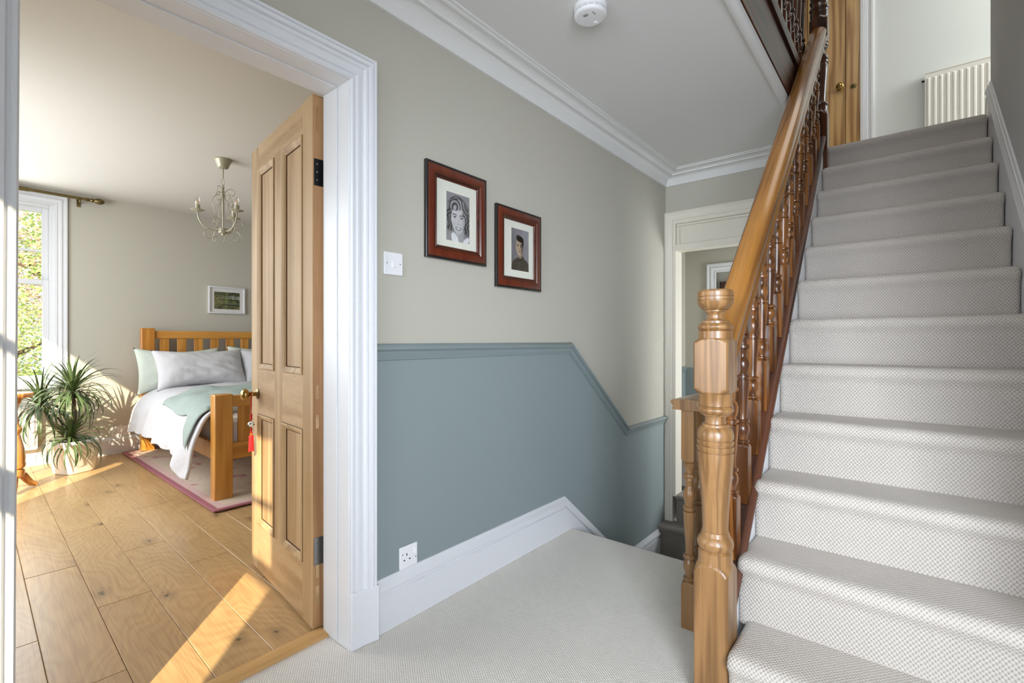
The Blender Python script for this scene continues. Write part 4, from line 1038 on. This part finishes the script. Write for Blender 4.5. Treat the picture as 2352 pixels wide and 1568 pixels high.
radiator(rd, (UX, -.09, 0), (0, -1, 0), (-1, 0, 0), 1.0, HZ+.13, 3.158, 27)
m = MB().sweep(bsk, [(UX, .24, HZ+.165), (UX, -2.3, HZ+.165)], (-1, 0, 0)); struct(m, 'baseboard_upper', 'white_gloss', 'white skirting below the upper landing radiator', 'skirting board')

# ------------------------------------------------------------------ BEDROOM: rug
RO = Matrix.Translation((1.139, 3.366, 0)) @ Matrix.Rotation(math.radians(-1.1), 4, 'Z')
RW, RL = 1.68, 2.47
def rugcol(x, y):
    e = min(x, y, RW-x, RL-y)
    cream = (.62, .50, .38); pink = (.34, .12, .14); rose = (.50, .22, .24)
    if e < .035: return pink
    if e < .05: return (.60, .40, .36)
    if e < .085:
        s = .5+.5*math.sin((x+y)*170)*math.sin((x-y)*170)
        return mixc((.58, .34, .33), (.66, .50, .44), s)
    if e < .092: return rose
    n1 = mnoise.noise(Vector((x*9, y*9, 1)))+.6*mnoise.noise(Vector((x*22, y*22, 4)))
    n2 = mnoise.noise(Vector((x*3, y*3, 7)))
    t = sm(.16, .34, abs(n1) if False else n1)*sm(-.15, .2, n2)
    v = 1-sm(.0, .05, abs(mnoise.noise(Vector((x*6, y*6, 12)))))
    return mixc(cream, (.44, .17, .19), min(.85, .8*t+.45*v*sm(-.2, .2, n2)))
m = MB(); nx, ny = 200, 240
m.grid(lambda a, b: Vector((RW*a, RL*b, .009+.0015*mnoise.noise(Vector((a*6, b*7, 0))))), nx, ny)
cols = [rugcol(RW*i/nx, RL*j/ny) for j in range(ny+1) for i in range(nx+1)]
rug = m.build('rug', 'rug_weave', None, M=RO, colors=cols, smooth=180)
md = rug.modifiers.new('thick', 'SOLIDIFY'); md.thickness = .0085; md.offset = -1
tag(rug, 'cream and rose patterned rug under the bed', 'rug')

# ------------------------------------------------------------------ bed
BR = math.radians(-2.6); BO = Vector((1.215, 3.570, 0.0108))
BM = Matrix.Translation(BO) @ Matrix.Rotation(BR, 4, 'Z')
bed = empty('bed', BO, 'honey oak slatted bed frame standing on the rug', 'bed', rz=BR)
BW, BL = 1.50, 2.24
def bb(name, x0, x1, y0, y1, z0, z1, mat='honey_oak', bev=.004): return MB().box(x0, x1, y0, y1, z0, z1).build(name, mat, bed, local=True, bevel=bev)
for x0 in (0, BW-.113): bb('foot_post', x0, x0+.113, 0, .092, 0, .712, bev=.007); bb('head_post', x0, x0+.109, BL-.085, BL, 0, 1.197, bev=.007)
bb('foot_rail', .113, BW-.113, .022, .060, .622, .700, 'honey_oak_x'); bb('foot_lower_rail', .113, BW-.113, .022, .060, .262, .376, 'honey_oak_x')
bb('head_rail', .109, BW-.109, BL-.063, BL-.022, 1.096, 1.172, 'honey_oak_x'); bb('head_lower_rail', .109, BW-.109, BL-.063, BL-.022, .30, .42, 'honey_oak_x')
x = .109+.043
while x+.078 < BW-.109:
    bb('head_slat', x, x+.078, BL-.054, BL-.031, .42, 1.097, bev=.003); x += .1485
x = .113+.042
while x+.078 < BW-.11:
    bb('foot_slat', x, x+.080, .030, .053, .375, .623, bev=.003); x += .1485
for x0 in (.02, BW-.055): bb('side_rail', x0, x0+.035, .09, BL-.08, .26, .38)
m = MB()
def rbox(u, v): pass
m.box(.06, BW-.06, .10, BL-.09, .30, .545)
mat_ = m.build('mattress', 'mattress_cloth', None, M=BM, bevel=.04); tag(mat_, 'cream mattress mostly hidden under the white duvet', 'mattress')

def catmull(P, t):
    n = len(P)-1; s = min(max(t, 0), .99999)*n; i = int(s); f = s-i
    p0, p1, p2, p3 = P[max(i-1, 0)], P[i], P[i+1], P[min(i+2, n)]
    return tuple(.5*((2*b)+(-a+c)*f+(2*a-5*b+4*c-d)*f*f+(-a+3*b-3*c+d)*f**3) for a, b, c, d in zip(p0, p1, p2, p3))
def duvet_pt(u, y, lift=0.0):
    zh = .275-.115*sm(.0, 1.0, (.50-y)/.40)-.012*math.sin(y*4)
    fl = .035*sm(0, 1, (.6-y)/.5)
    drop = .02*sm(.0, .35, .42-y)
    P = [(-.135-fl, zh), (-.115-fl*.6, zh+(.44-zh)*.55), (-.075, .49), (.0, .575), (.14, .628-drop), (.45, .648-drop), (.75, .652-drop), (1.05, .648-drop), (1.36, .628), (1.5, .575), (1.575, .49), (1.615, .40), (1.635, .28)]
    x, z = catmull(P, u)
    hang = sm(.55, .30, z) if False else 1-sm(.35, .58, z)
    x += hang*(.014*math.sin(y*13+1.2*math.sin(y*5))+.008*math.sin(y*29+2))*(1 if u < .5 else -1)
    z += hang*.006*math.sin(y*23+.7)
    z += (1-hang)*(.010*mnoise.noise(Vector((x*4, y*4, 2)))+.007*mnoise.noise(Vector((x*9, y*5, 5))))
    x += .012*mnoise.noise(Vector((x*5, y*7, z*9)))
    # foot end tucks down inside the foot board
    return Vector((x, y, z+lift))
def duvet_fn(u, v):
    y = .105+1.88*v
    p = duvet_pt(u, max(y, .16))
    f = 1-sm(0, .12, y-.105)
    p.y = y-.0
    if p.x > .02: p.z -= f*.09
    else: p.z += f*.03*(1-abs(p.x)/.2); p.x += f*.02
    return p
m = MB(); m.grid(duvet_fn, 110, 130)
duv = m.build('duvet', 'linen_white', None, M=BM, smooth=180)
md = duv.modifiers.new('thick', 'SOLIDIFY'); md.thickness = .018; md.offset = -1
tag(duv, 'crumpled white duvet hanging over the side of the bed', 'duvet')
# throw across the foot of the bed
def throw_fn(u, v):
    y = .13+(.98-.10*u+.03*math.sin(u*9))*v
    u0 = .195-.10*(1-sm(0, .32, v))+.008*math.sin(v*9)
    uu = u0+(.80-u0)*u
    p = duvet_pt(uu, max(y, .16), .016)
    p.z += .010*math.sin(v*11+u*6)*math.sin(u*3+.5)+.010*sm(.8, 1, v)*(1+math.sin(u*30))
    f = 1-sm(0, .10, y-.13)
    if p.x > .02: p.z -= f*.07
    return p
m = MB(); m.grid(throw_fn, 80, 44)
thr = m.build('throw_blanket', 'throw_green', None, M=BM, smooth=180)
md = thr.modifiers.new('thick', 'SOLIDIFY'); md.thickness = .010; md.offset = 1
tag(thr, 'sage green throw folded across the foot of the bed', 'blanket')
def pillow(name, label, mat, c, w, h, t, tilt, yaw=0.0, seed=0, flange=.0):
    m = MB(); n = 34
    def surf(side):
        def fn(a, b):
            a = a*2-1; b = b*2-1
            ea = 1-abs(a)**3.2; eb = 1-abs(b)**3.2
            th = t/2*max(0, ea)**.55*max(0, eb)**.55
            x = a*w/2*(1-.07*(1-b*b)); z = b*h/2*(1-.10*(1-a*a))
            sag = -.03*(1-a*a)*(b-.2)
            wr = .010*mnoise.noise(Vector((a*2.2+seed, b*2.6, side)))+.006*mnoise.noise(Vector((a*5+seed, b*4+a*3, side*3)))
            wr += .008*math.sin((a*7+b*9)*1.6+seed)*ea*eb*max(0, mnoise.noise(Vector((a*1.4, b*1.4, seed+4))))*2
            return Vector((x, side*(th+wr*min(1, ea*eb*3)), z+sag))
        return fn
    m.grid(surf(-1), n, n); k = len(m.v); m.grid(surf(1), n, n)
    M = BM @ Matrix.Translation(c) @ Matrix.Rotation(yaw, 4, 'Z') @ Matrix.Rotation(tilt, 4, 'X')
    bmv = m
    o = m.build(name, mat, None, M=M, smooth=180)
    bm = bmesh.new(); bm.from_mesh(o.data); bmesh.ops.remove_doubles(bm, verts=bm.verts, dist=.0008); bmesh.ops.recalc_face_normals(bm, faces=bm.faces); bm.to_mesh(o.data); bm.free()
    for p in o.data.polygons: p.use_smooth = True
    return tag(o, label, 'pillow', 'pillows propped against the headboard')
pillow('pillow', 'pale green pillow behind the left white pillow', 'linen_green', (.30, 2.06, .785), .74, .46, .15, math.radians(-16), .06, 1)
pillow('pillow', 'pale green pillow behind the right white pillow', 'linen_green', (1.10, 2.06, .80), .74, .46, .15, math.radians(-16), -.03, 5)
pillow('pillow', 'white pillow on the left half of the bed', 'linen_white', (.44, 1.885, .795), .80, .44, .22, math.radians(-30), .03, 2)
pillow('pillow', 'white pillow half hidden by the open door', 'linen_white', (1.17, 1.885, .79), .76, .44, .22, math.radians(-30), -.04, 8)

# ------------------------------------------------------------------ bedside cabinet with lamp (glimpsed beside the door edge)
bc = empty('bedside_cabinet', (3.18, 5.62, 0), 'oak bedside cabinet glimpsed between door edge and frame', 'cabinet')
MB().box(2.98, 3.39, 5.42, 5.85, .04, .60).build('body', 'honey_oak', bc, bevel=.003)
MB().box(2.96, 3.41, 5.40, 5.86, .60, .63).build('top', 'white_matt', bc, bevel=.003)
MB().box(2.98, 3.39, 5.42, 5.85, 0, .04).build('plinth', 'honey_oak_x', bc)
for z0, z1 in ((.06, .31), (.33, .58)):
    dr = MB().box(2.995, 3.375, 5.405, 5.425, z0, z1).build('drawer', 'honey_oak_x', bc, bevel=.003)
    MB().polar([(0, .001), (0, .008), (-.012, .008), (-.016, .015), (-.024, .013), (-.026, .001)], (3.185, 5.405, (z0+z1)/2), seg=16, axis='Y').build('drawer_knob', 'aged_brass', dr)
tl = empty('table_lamp', (3.20, 5.68, .63), 'small lamp with a pale shade on the bedside cabinet', 'lamp')
MB().polar([(.63, .06), (.645, .062), (.66, .03), (.70, .022), (.76, .04), (.80, .035), (.84, .015), (.90, .012)], (3.20, 5.68, 0), seg=24).build('base', 'porcelain', tl, smooth=60)
m = MB().polar([(.88, .125), (1.06, .08), (1.06, .078), (.88, .122)], (3.20, 5.68, 0), seg=32, cap=False); m.build('shade', 'shade_cloth', tl)
tb = empty('tissue_box', (3.05, 5.50, .63), 'small box of tissues on the bedside cabinet', 'box')
MB().box(2.99, 3.11, 5.44, 5.56, .63, .72).build('carton', 'porcelain', tb, bevel=.003)
MB().polar([(.718, .02), (.75, .035), (.77, .02), (.785, .002)], (3.05, 5.50, 0), seg=9).build('tissue', 'linen_white', tb)

# ------------------------------------------------------------------ picture over the bed
pf = empty('garden_picture', (2.12, FY, 1.39), 'white framed garden bridge print above the bed', 'picture')
px0, px1, pz0, pz1 = 1.935, 2.308, 1.384, 1.680; y = FY-.001
path = [(px0, y, pz0), (px1, y, pz0), (px1, y, pz1), (px0, y, pz1)]
MB().sweep([(0, 0), (0, .026), (.003, .028), (.013, .028), (.016, .024), (.016, 0)], path, (0, -1, 0), closed=True).build('frame', 'white_gloss', pf)
MB().box(px0+.01, px1-.01, y-.012, y-.004, pz0+.01, pz1-.01).build('mount_board', 'white_matt', pf)
print_sheet(garden, px0+.058, px1-.055, y-.0125, pz0+.050, pz1-.058, 'garden_print', pf, 100, 70)
MB().box(px0+.014, px1-.014, y-.0165, y-.016, pz0+.014, pz1-.014).build('picture_glass', 'picture_glass', pf)

# ------------------------------------------------------------------ bedroom socket, curtain pole, radiator
bs = empty('power_socket', (1.185, FY, .215), 'white double power socket low on the bedroom wall beside the bed', 'socket')
MB().box(1.115, 1.262, FY-.009, FY-.0005, .168, .262).build('face_plate', 'plastic_white', bs, bevel=.003)
for cx in (1.150, 1.226):
    for dx, dz, w, h in ((0, .010, .0024, .005), (-.012, -.010, .004, .0024), (.012, -.010, .004, .0024)):
        MB().box(cx+dx-w, cx+dx+w, FY-.0096, FY-.006, .212+dz-h, .212+dz+h).build('pin_hole', 'dark_hole', bs)
cp_ = empty('curtain_pole', (.3, 5.80, 2.372), 'antique brass curtain pole above the sash window', 'curtain pole')
MB().tube([(-.62, 5.80, 2.374), (.93, 5.80, 2.374)], .0125, 16).build('pole', 'aged_brass', cp_)
MB().tube([(-.62, 5.80, 2.374), (.55, 5.80, 2.374)], .0165, 16).build('pole_sleeve', 'aged_brass', cp_)
MB().polar([(.925, .001), (.925, .016), (.935, .017), (.940, .012), (.950, .012), (.955, .017), (.965, .019), (.975, .013), (.985, .020), (1.005, .027), (1.025, .0265), (1.042, .018), (1.050, .008), (1.052, .001)], (0, 5.80, 2.374), seg=20, axis='X').build('finial', 'aged_brass', cp_, smooth=60)
br = MB().box(.865, .893, FY-.006, FY-.0005, 2.31, 2.40).build('bracket', 'aged_brass', cp_, bevel=.002)
MB().tube([(.879, FY-.004, 2.345), (.879, 5.80, 2.345), (.879, 5.795, 2.36)], .007, 10).build('bracket_arm', 'aged_brass', br)
r2 = empty('radiator', (.2, FY, .14), 'white panel radiator under the bedroom window', 'radiator')
radiator(r2, (.60, FY, 0), (-1, 0, 0), (0, -1, 0), .94, .145, .60, 22, valve=False)

# ------------------------------------------------------------------ tripod table
tt = empty('pedestal_table', (.392, 4.98, 0), 'small round pine pedestal table at the left edge of the doorway', 'table')
tc = (.392, 4.98, 0)
MB().polar([(.676, .001), (.676, .096), (.682, .103), (.692, .107), (.704, .107), (.710, .101), (.711, .001)], tc, seg=40).build('table_top', 'table_pine', tt, smooth=40)
MB().polar([(.10, .055), (.12, .062), (.15, .060), (.16, .048), (.17, .062), (.19, .066), (.21, .062), (.24, .064), (.30, .058), (.36, .046), (.41, .034), (.43, .044), (.45, .046), (.47, .034), (.50, .026), (.58, .022), (.62, .028), (.64, .040), (.66, .045), (.676, .055)], tc, seg=28).build('column', 'table_pine', tt, smooth=35)
for an in (.44, 2.53, 4.63):
    ca, sa2 = math.cos(an), math.sin(an)
    pts = [(tc[0]+r*ca, tc[1]+r*sa2, z) for r, z in ((.03, .115), (.06, .10), (.085, .06), (.105, .034), (.135, .020))]
    MB().tube(pts, [.026, .026, .024, .021, .018], 10).build('foot', 'table_pine', tt, smooth=60)

# ------------------------------------------------------------------ potted dracaena
pl = empty('potted_dracaena', (.78, 5.36, 0), 'spiky green dracaena in a white tapered pot by the window', 'potted plant')
pcx, pcy = .775, 5.36
def sqr(R): return R*1.16
PR = [(z, r*.69) for z, r in [(0, .150), (.004, .158), (.02, .162), (.22, .198), (.226, .206), (.262, .210), (.268, .206), (.268, .190), (.24, .186), (.235, .10), (.235, .001)]]
m = MB().polar([(z, r, r, 4.5) for z, r in PR], (pcx, pcy, 0), seg=48, rot=math.radians(24)); m.build('pot', 'pot_white', pl, smooth=40)
m = MB().polar([(.236, .150, .126), (.242, .11, .126), (.245, .001, .126)], (pcx, pcy, 0), seg=32, cap=False, rot=math.radians(24)); m.build('soil', 'soil', pl)
R_ = Vector((math.sin(TH), -math.cos(TH), 0)); F_ = Vector((math.cos(TH), math.sin(TH), 0))
pc = Vector((pcx, pcy, 0))
crowns = [(pc+R_*(-.03)+F_*(.02)+Vector((0, 0, .66)), 118, .42, 1), (pc+R_*(-.25)+F_*(-.03)+Vector((0, 0, .56)), 92, .42, 2), (pc+R_*(.03)+F_*(-.06)+Vector((0, 0, .30)), 84, .34, 3)]
for c, n, L, k in crowns:
    b = pc+R_*(.02*k-.05)+Vector((0, 0, .235))
    mid = (b+c)/2+R_*(.03 if k != 2 else -.04)
    MB().tube([b, mid, c+Vector((0, 0, .02))], [.017, .014, .011], 10).build('stem', 'stem', pl, smooth=60)
def leaf_mesh(L, w, droop, seed):
    """blade along +x from the origin, rising then arching over"""
    rnd = random.Random(seed); m = MB(); n = 9; x = z = 0; ang = .0; cols = []; vs = []; fs = []
    tw = rnd.uniform(-.5, .5); side = rnd.uniform(-.35, .35); yy = 0; hd = 0
    for i in range(n+1):
        t = i/n
        ww = w*(.55+.45*min(1, t*4))*(1-t**2.6)+.0006
        cx, cy, cz = x, yy, z
        tl_ = tw*t
        for s_ in (-1, 0, 1):
            vs.append((cx, cy+s_*ww*math.cos(tl_), cz+(0 if s_ == 0 else ww*.35)+s_*ww*math.sin(tl_)))
            g = rnd.uniform(.85, 1.15)
            base = mixc((.10, .17, .05), (.05, .10, .035), sm(0, .6, t)); tip = (.24, .20, .09)
            cc = mixc(base, tip, sm(.90, 1, t))
            if s_: cc = mixc(cc, (.16, .17, .08), .5)
            cols.append(tuple(g*v for v in cc))
        x += L/n*math.cos(ang); z += L/n*math.sin(ang); yy += L/n*math.sin(hd)*.6
        ang -= droop*(.4+1.4*t)/n; hd += side/n
    for i in range(n):
        for s_ in (0, 1): fs.append((i*3+s_, i*3+s_+1, (i+1)*3+s_+1, (i+1)*3+s_))
    m.add(vs, fs)
    return m.mesh('leaf', 'leaf_blade', smooth=180, colors=cols, fix=False)
leafs = {k: [leaf_mesh(L*rl, .0086, dr, 11*k+i) for i, (rl, dr) in enumerate(((.78, .5), (.9, 1.0), (1.0, 1.7), (1.05, 2.4), (.95, 2.9), (.85, 2.0)))] for _, _, L, k in crowns}
rnd = random.Random(21)
for c, n, L, k in crowns:
    for i in range(n):
        az = i*2.39996+rnd.uniform(-.2, .2)
        t = (i+.5)/n
        el = math.radians(84-112*t**.85+rnd.uniform(-9, 9))
        vi = min(5, int(rnd.uniform(0, 2.2)+t*3.6)) if t > .15 else rnd.randint(0, 1)
        o = bpy.data.objects.new('leaf', leafs[k][vi]); COL.objects.link(o); o.parent = pl
        pos = c+Vector((0, 0, .055*(1-t)-.03)) - pl.location
        o.location = pos+Vector((math.cos(az)*.008, math.sin(az)*.008, 0))
        o.rotation_euler = (rnd.uniform(-.2, .2), -el, az)
        s_ = rnd.uniform(.82, 1.06)
        # keep the blades clear of the wall behind
        if math.sin(az) > .1: s_ = min(s_, max(.35, (FY-.10-c.y)/(L*1.05*math.sin(az))))
        o.scale = (s_, rnd.uniform(.8, 1.2), s_)

# ------------------------------------------------------------------ chandelier
CC = Vector((1.385, 3.905, 0)); BCZ = 2.42
ch = empty('chandelier', (CC.x, CC.y, BCZ), 'cream metal three arm chandelier with curled wires and candle bulbs', 'chandelier')
ctop = MB().polar([(BCZ, .056), (BCZ-.004, .058), (BCZ-.010, .056), (BCZ-.030, .047), (BCZ-.055, .036), (BCZ-.062, .033), (BCZ-.066, .020), (BCZ-.068, .006), (BCZ-.068, .001)], CC, seg=32).build('ceiling_rose', 'cream_metal', ch, smooth=50)
MB().tube([CC+Vector((0, 0, BCZ-.066)), CC+Vector((0, 0, BCZ-.142))], .0045, 10).build('drop_rod', 'cream_metal', ch)
def ring(c, a, b, r=.0022, n=20): 
    return MB().tube([c+a*math.cos(2*PI*i/n)+b*math.sin(2*PI*i/n) for i in range(n+1)], r, 6, cap=False)
Zv = Vector((0, 0, 1))
ring(CC+Zv*(BCZ-.168), R_*.011, Zv*.027).build('chain_link', 'cream_metal', ch); ring(CC+Zv*(BCZ-.208), F_*.012, Zv*.022).build('chain_link', 'cream_metal', ch)
hub = 1.893
MB().polar([(hub+.325, .003), (hub+.32, .006), (hub+.27, .006), (hub+.262, .009), (hub+.25, .009), (hub+.24, .006), (hub+.02, .0055)], CC, seg=14).build('centre_rod', 'cream_metal', ch)
MB().polar([(hub+.018, .001), (hub+.018, .026), (hub+.014, .030), (hub-.014, .030), (hub-.018, .026), (hub-.020, .010), (hub-.026, .010), (hub-.032, .008), (hub-.036, .001)], CC, seg=24).build('hub', 'cream_metal', ch)
VD = Vector((CC.x, CC.y, 0)).normalized(); VR = Vector((VD.y, -VD.x, 0))   # the arms are turned to face the door
def dirv(phi): return VR*math.cos(phi)+VD*math.sin(phi)
for ph in (183, -57, 63):
    e = dirv(math.radians(ph)); cup = 2.018
    pts = [CC+e*r+Zv*z for r, z in ((.024, hub), (.055, hub-.004), (.092, hub+.006), (.124, hub+.030), (.145, hub+.062), (.155, hub+.095), (.157, cup))]
    P2 = [tuple(p) for p in pts]
    arm = MB().tube([Vector(catmull(P2, i/24)) for i in range(25)], .0048, 8).build('arm', 'cream_metal', ch, smooth=60)
    cc = CC+e*.157
    MB().polar([(cup-.004, .001), (cup-.004, .008), (cup, .018), (cup+.004, .034), (cup+.009, .045), (cup+.010, .045), (cup+.006, .034), (cup+.004, .012)], cc, seg=28, cap=False).build('drip_tray', 'cream_metal', arm, smooth=60)
    MB().polar([(cup, .016), (cup+.046, .0155), (cup+.046, .001)], cc, seg=20).build('candle_sleeve', 'cream_metal', arm)
    bl = MB().polar([(cup+.046, .0135), (cup+.054, .0165), (cup+.068, .0195), (cup+.080, .0185), (cup+.094, .014), (cup+.106, .007), (cup+.113, .002), (cup+.114, .0005)], cc, seg=20, cap=False).build('bulb', 'bulb_glass', arm, smooth=80)
    m = MB()
    for sx in (-1, 1): m.tube([cc+R_*.004*sx+Zv*(cup+.05), cc+R_*.006*sx+Zv*(cup+.088)], .0016, 6)
    m.build('filament', 'filament', bl)
def spiral(e, base, pts, name='scroll'):
    P2 = [tuple(CC+e*r+Zv*(base+z)) for r, z in pts]
    MB().tube([Vector(catmull(P2, i/44)) for i in range(45)], .0021, 6).build(name, 'cream_metal', ch, smooth=60)
lowS = [(.030, 0), (.07, .006), (.115, .030), (.128, .062), (.108, .083), (.080, .076), (.070, .050), (.080, .020), (.100, -.004), (.120, -.03), (.118, -.055), (.095, -.064), (.075, -.052)]
lowT = [(.028, -.004), (.075, -.002), (.115, -.012), (.130, -.040), (.112, -.066), (.085, -.068), (.070, -.050)]
upS = [(.008, -.01), (.014, -.06), (.03, -.10), (.052, -.125), (.064, -.105), (.052, -.082), (.034, -.10), (.036, -.14), (.052, -.185), (.05, -.22), (.035, -.23), (.028, -.205)]
topS = [(.006, -.05), (.018, -.015), (.040, .008), (.068, .004), (.075, -.022), (.058, -.04), (.042, -.028)]
for ph in (243, 3, 123):
    e = dirv(math.radians(ph)); spiral(e, hub, lowS); spiral(e, BCZ-.22, topS); spiral(e, BCZ-.22, upS)
for ph in (205, 325, 85):
    e = dirv(math.radians(ph)); spiral(e, hub, lowT); spiral(e, BCZ-.235, [(.007, -.02), (.03, -.008), (.050, -.03), (.046, -.06), (.024, -.07), (.012, -.05), (.03, -.028), (.06, -.05), (.075, -.09), (.062, -.14), (.055, -.17)])

# ------------------------------------------------------------------ outside: garden trees and lawn
m = MB().box(-60, 60, 6.5, 90, -3.2, -3.0); g = m.build('garden_lawn', 'grass', None); tag(g, 'sunlit lawn outside the bedroom window', 'lawn', kind='structure')
def tree(label, x, y, zc, rx, rz, n, mat, seed, ls=.16):
    root = empty('garden_tree', (x, y, -3.0), label, 'tree', 'trees outside the bedroom window')
    MB().tube([(x, y, -3.0), (x+.05, y, -1.2), (x-.03, y+.1, zc-rz*.3), (x, y, zc+rz*.5)], [.16, .13, .09, .03], 8).build('trunk', 'bark', root, smooth=60)
    r_ = random.Random(seed); m = MB()
    for i in range(5):
        an = 2*PI*i/5; m.tube([(x, y, zc-rz*.3), (x+rx*.4*math.cos(an), y+rx*.4*math.sin(an), zc+.1*rz), (x+rx*.8*math.cos(an), y+rx*.8*math.sin(an), zc+.4*rz)], [.06, .04, .012], 6)
    m.build('branches', 'bark', root)
    m = MB()
    for i in range(n):
        while True:
            p = Vector((r_.uniform(-1, 1), r_.uniform(-1, 1), r_.uniform(-1, 1)))
            if .15 < p.length < 1 and mnoise.noise(p*2.2+Vector((seed, 0, 0))) > -.18: break
        c = Vector((x+p.x*rx, y+p.y*rx, zc+p.z*rz))
        a = Vector((r_.uniform(-1, 1), r_.uniform(-1, 1), r_.uniform(-.6, .6))).normalized(); b = a.cross(Vector((r_.uniform(-1, 1), r_.uniform(-1, 1), r_.uniform(-1, 1)))).normalized()
        l = ls*r_.uniform(.6, 1.2)
        m.add([c-a*l*.5, c+b*l*.28, c+a*l*.5, c-b*l*.28], [(0, 1, 2, 3)])
    f = m.build('foliage', mat, root, smooth=0, fix=False); f['kind'] = 'stuff'
tree('bright green leafy tree seen through the upper sash', 2.4, 14.0, 4.0, 2.2, 2.1, 9000, 'leaf_green', 3, .10)
tree('rust tinted tree seen just above the meeting rail', 2.6, 20.5, 3.2, 2.4, 1.9, 8000, 'leaf_autumn', 9, .12)
tree('low green tree seen through the lower sash', .3, 10.2, .75, 1.35, 1.25, 12000, 'leaf_green', 5, .055)
tree('pale autumn tree filling the gap behind the low green tree', -.6, 16.6, .9, 2.4, 1.6, 8000, 'leaf_autumn', 14, .11)

# unseen roller blinds added on solid wall to go with the fill lamps
for nm, lab, a, b in (('added_roller_blind', 'added white roller blind on the solid landing wall left of the viewpoint', (LX, -1.28, .47), (LX+.012, .04, 2.03)), ('added_roller_blind', 'added white roller blind on the solid landing wall behind the viewpoint', (-.56, -2.2, .38), (.36, -2.188, 1.93))):
    r_ = empty(nm, ((a[0]+b[0])/2, (a[1]+b[1])/2, a[2]), lab, 'blind', 'added blinds behind the viewpoint')
    MB().box(a[0]+.001, b[0], a[1]+.001, b[1], a[2], b[2]).build('blind_cloth', 'shade_cloth', r_)
    ax_ = 'Y' if b[1]-a[1] > .5 else 'X'
    m = MB()
    if ax_ == 'Y': m.tube([(a[0]+.025, a[1], b[2]+.02), (a[0]+.025, b[1], b[2]+.02)], .022, 14)
    else: m.tube([(a[0], a[1]+.025, b[2]+.02), (b[0], a[1]+.025, b[2]+.02)], .022, 14)
    m.build('blind_roller', 'white_matt', r_)
    m = MB()
    if ax_ == 'Y': m.box(a[0]+.001, b[0]+.006, a[1], b[1], a[2]-.02, a[2])
    else: m.box(a[0], b[0], a[1]+.001, b[1]+.006, a[2]-.02, a[2])
    m.build('bottom_bar', 'white_matt', r_)
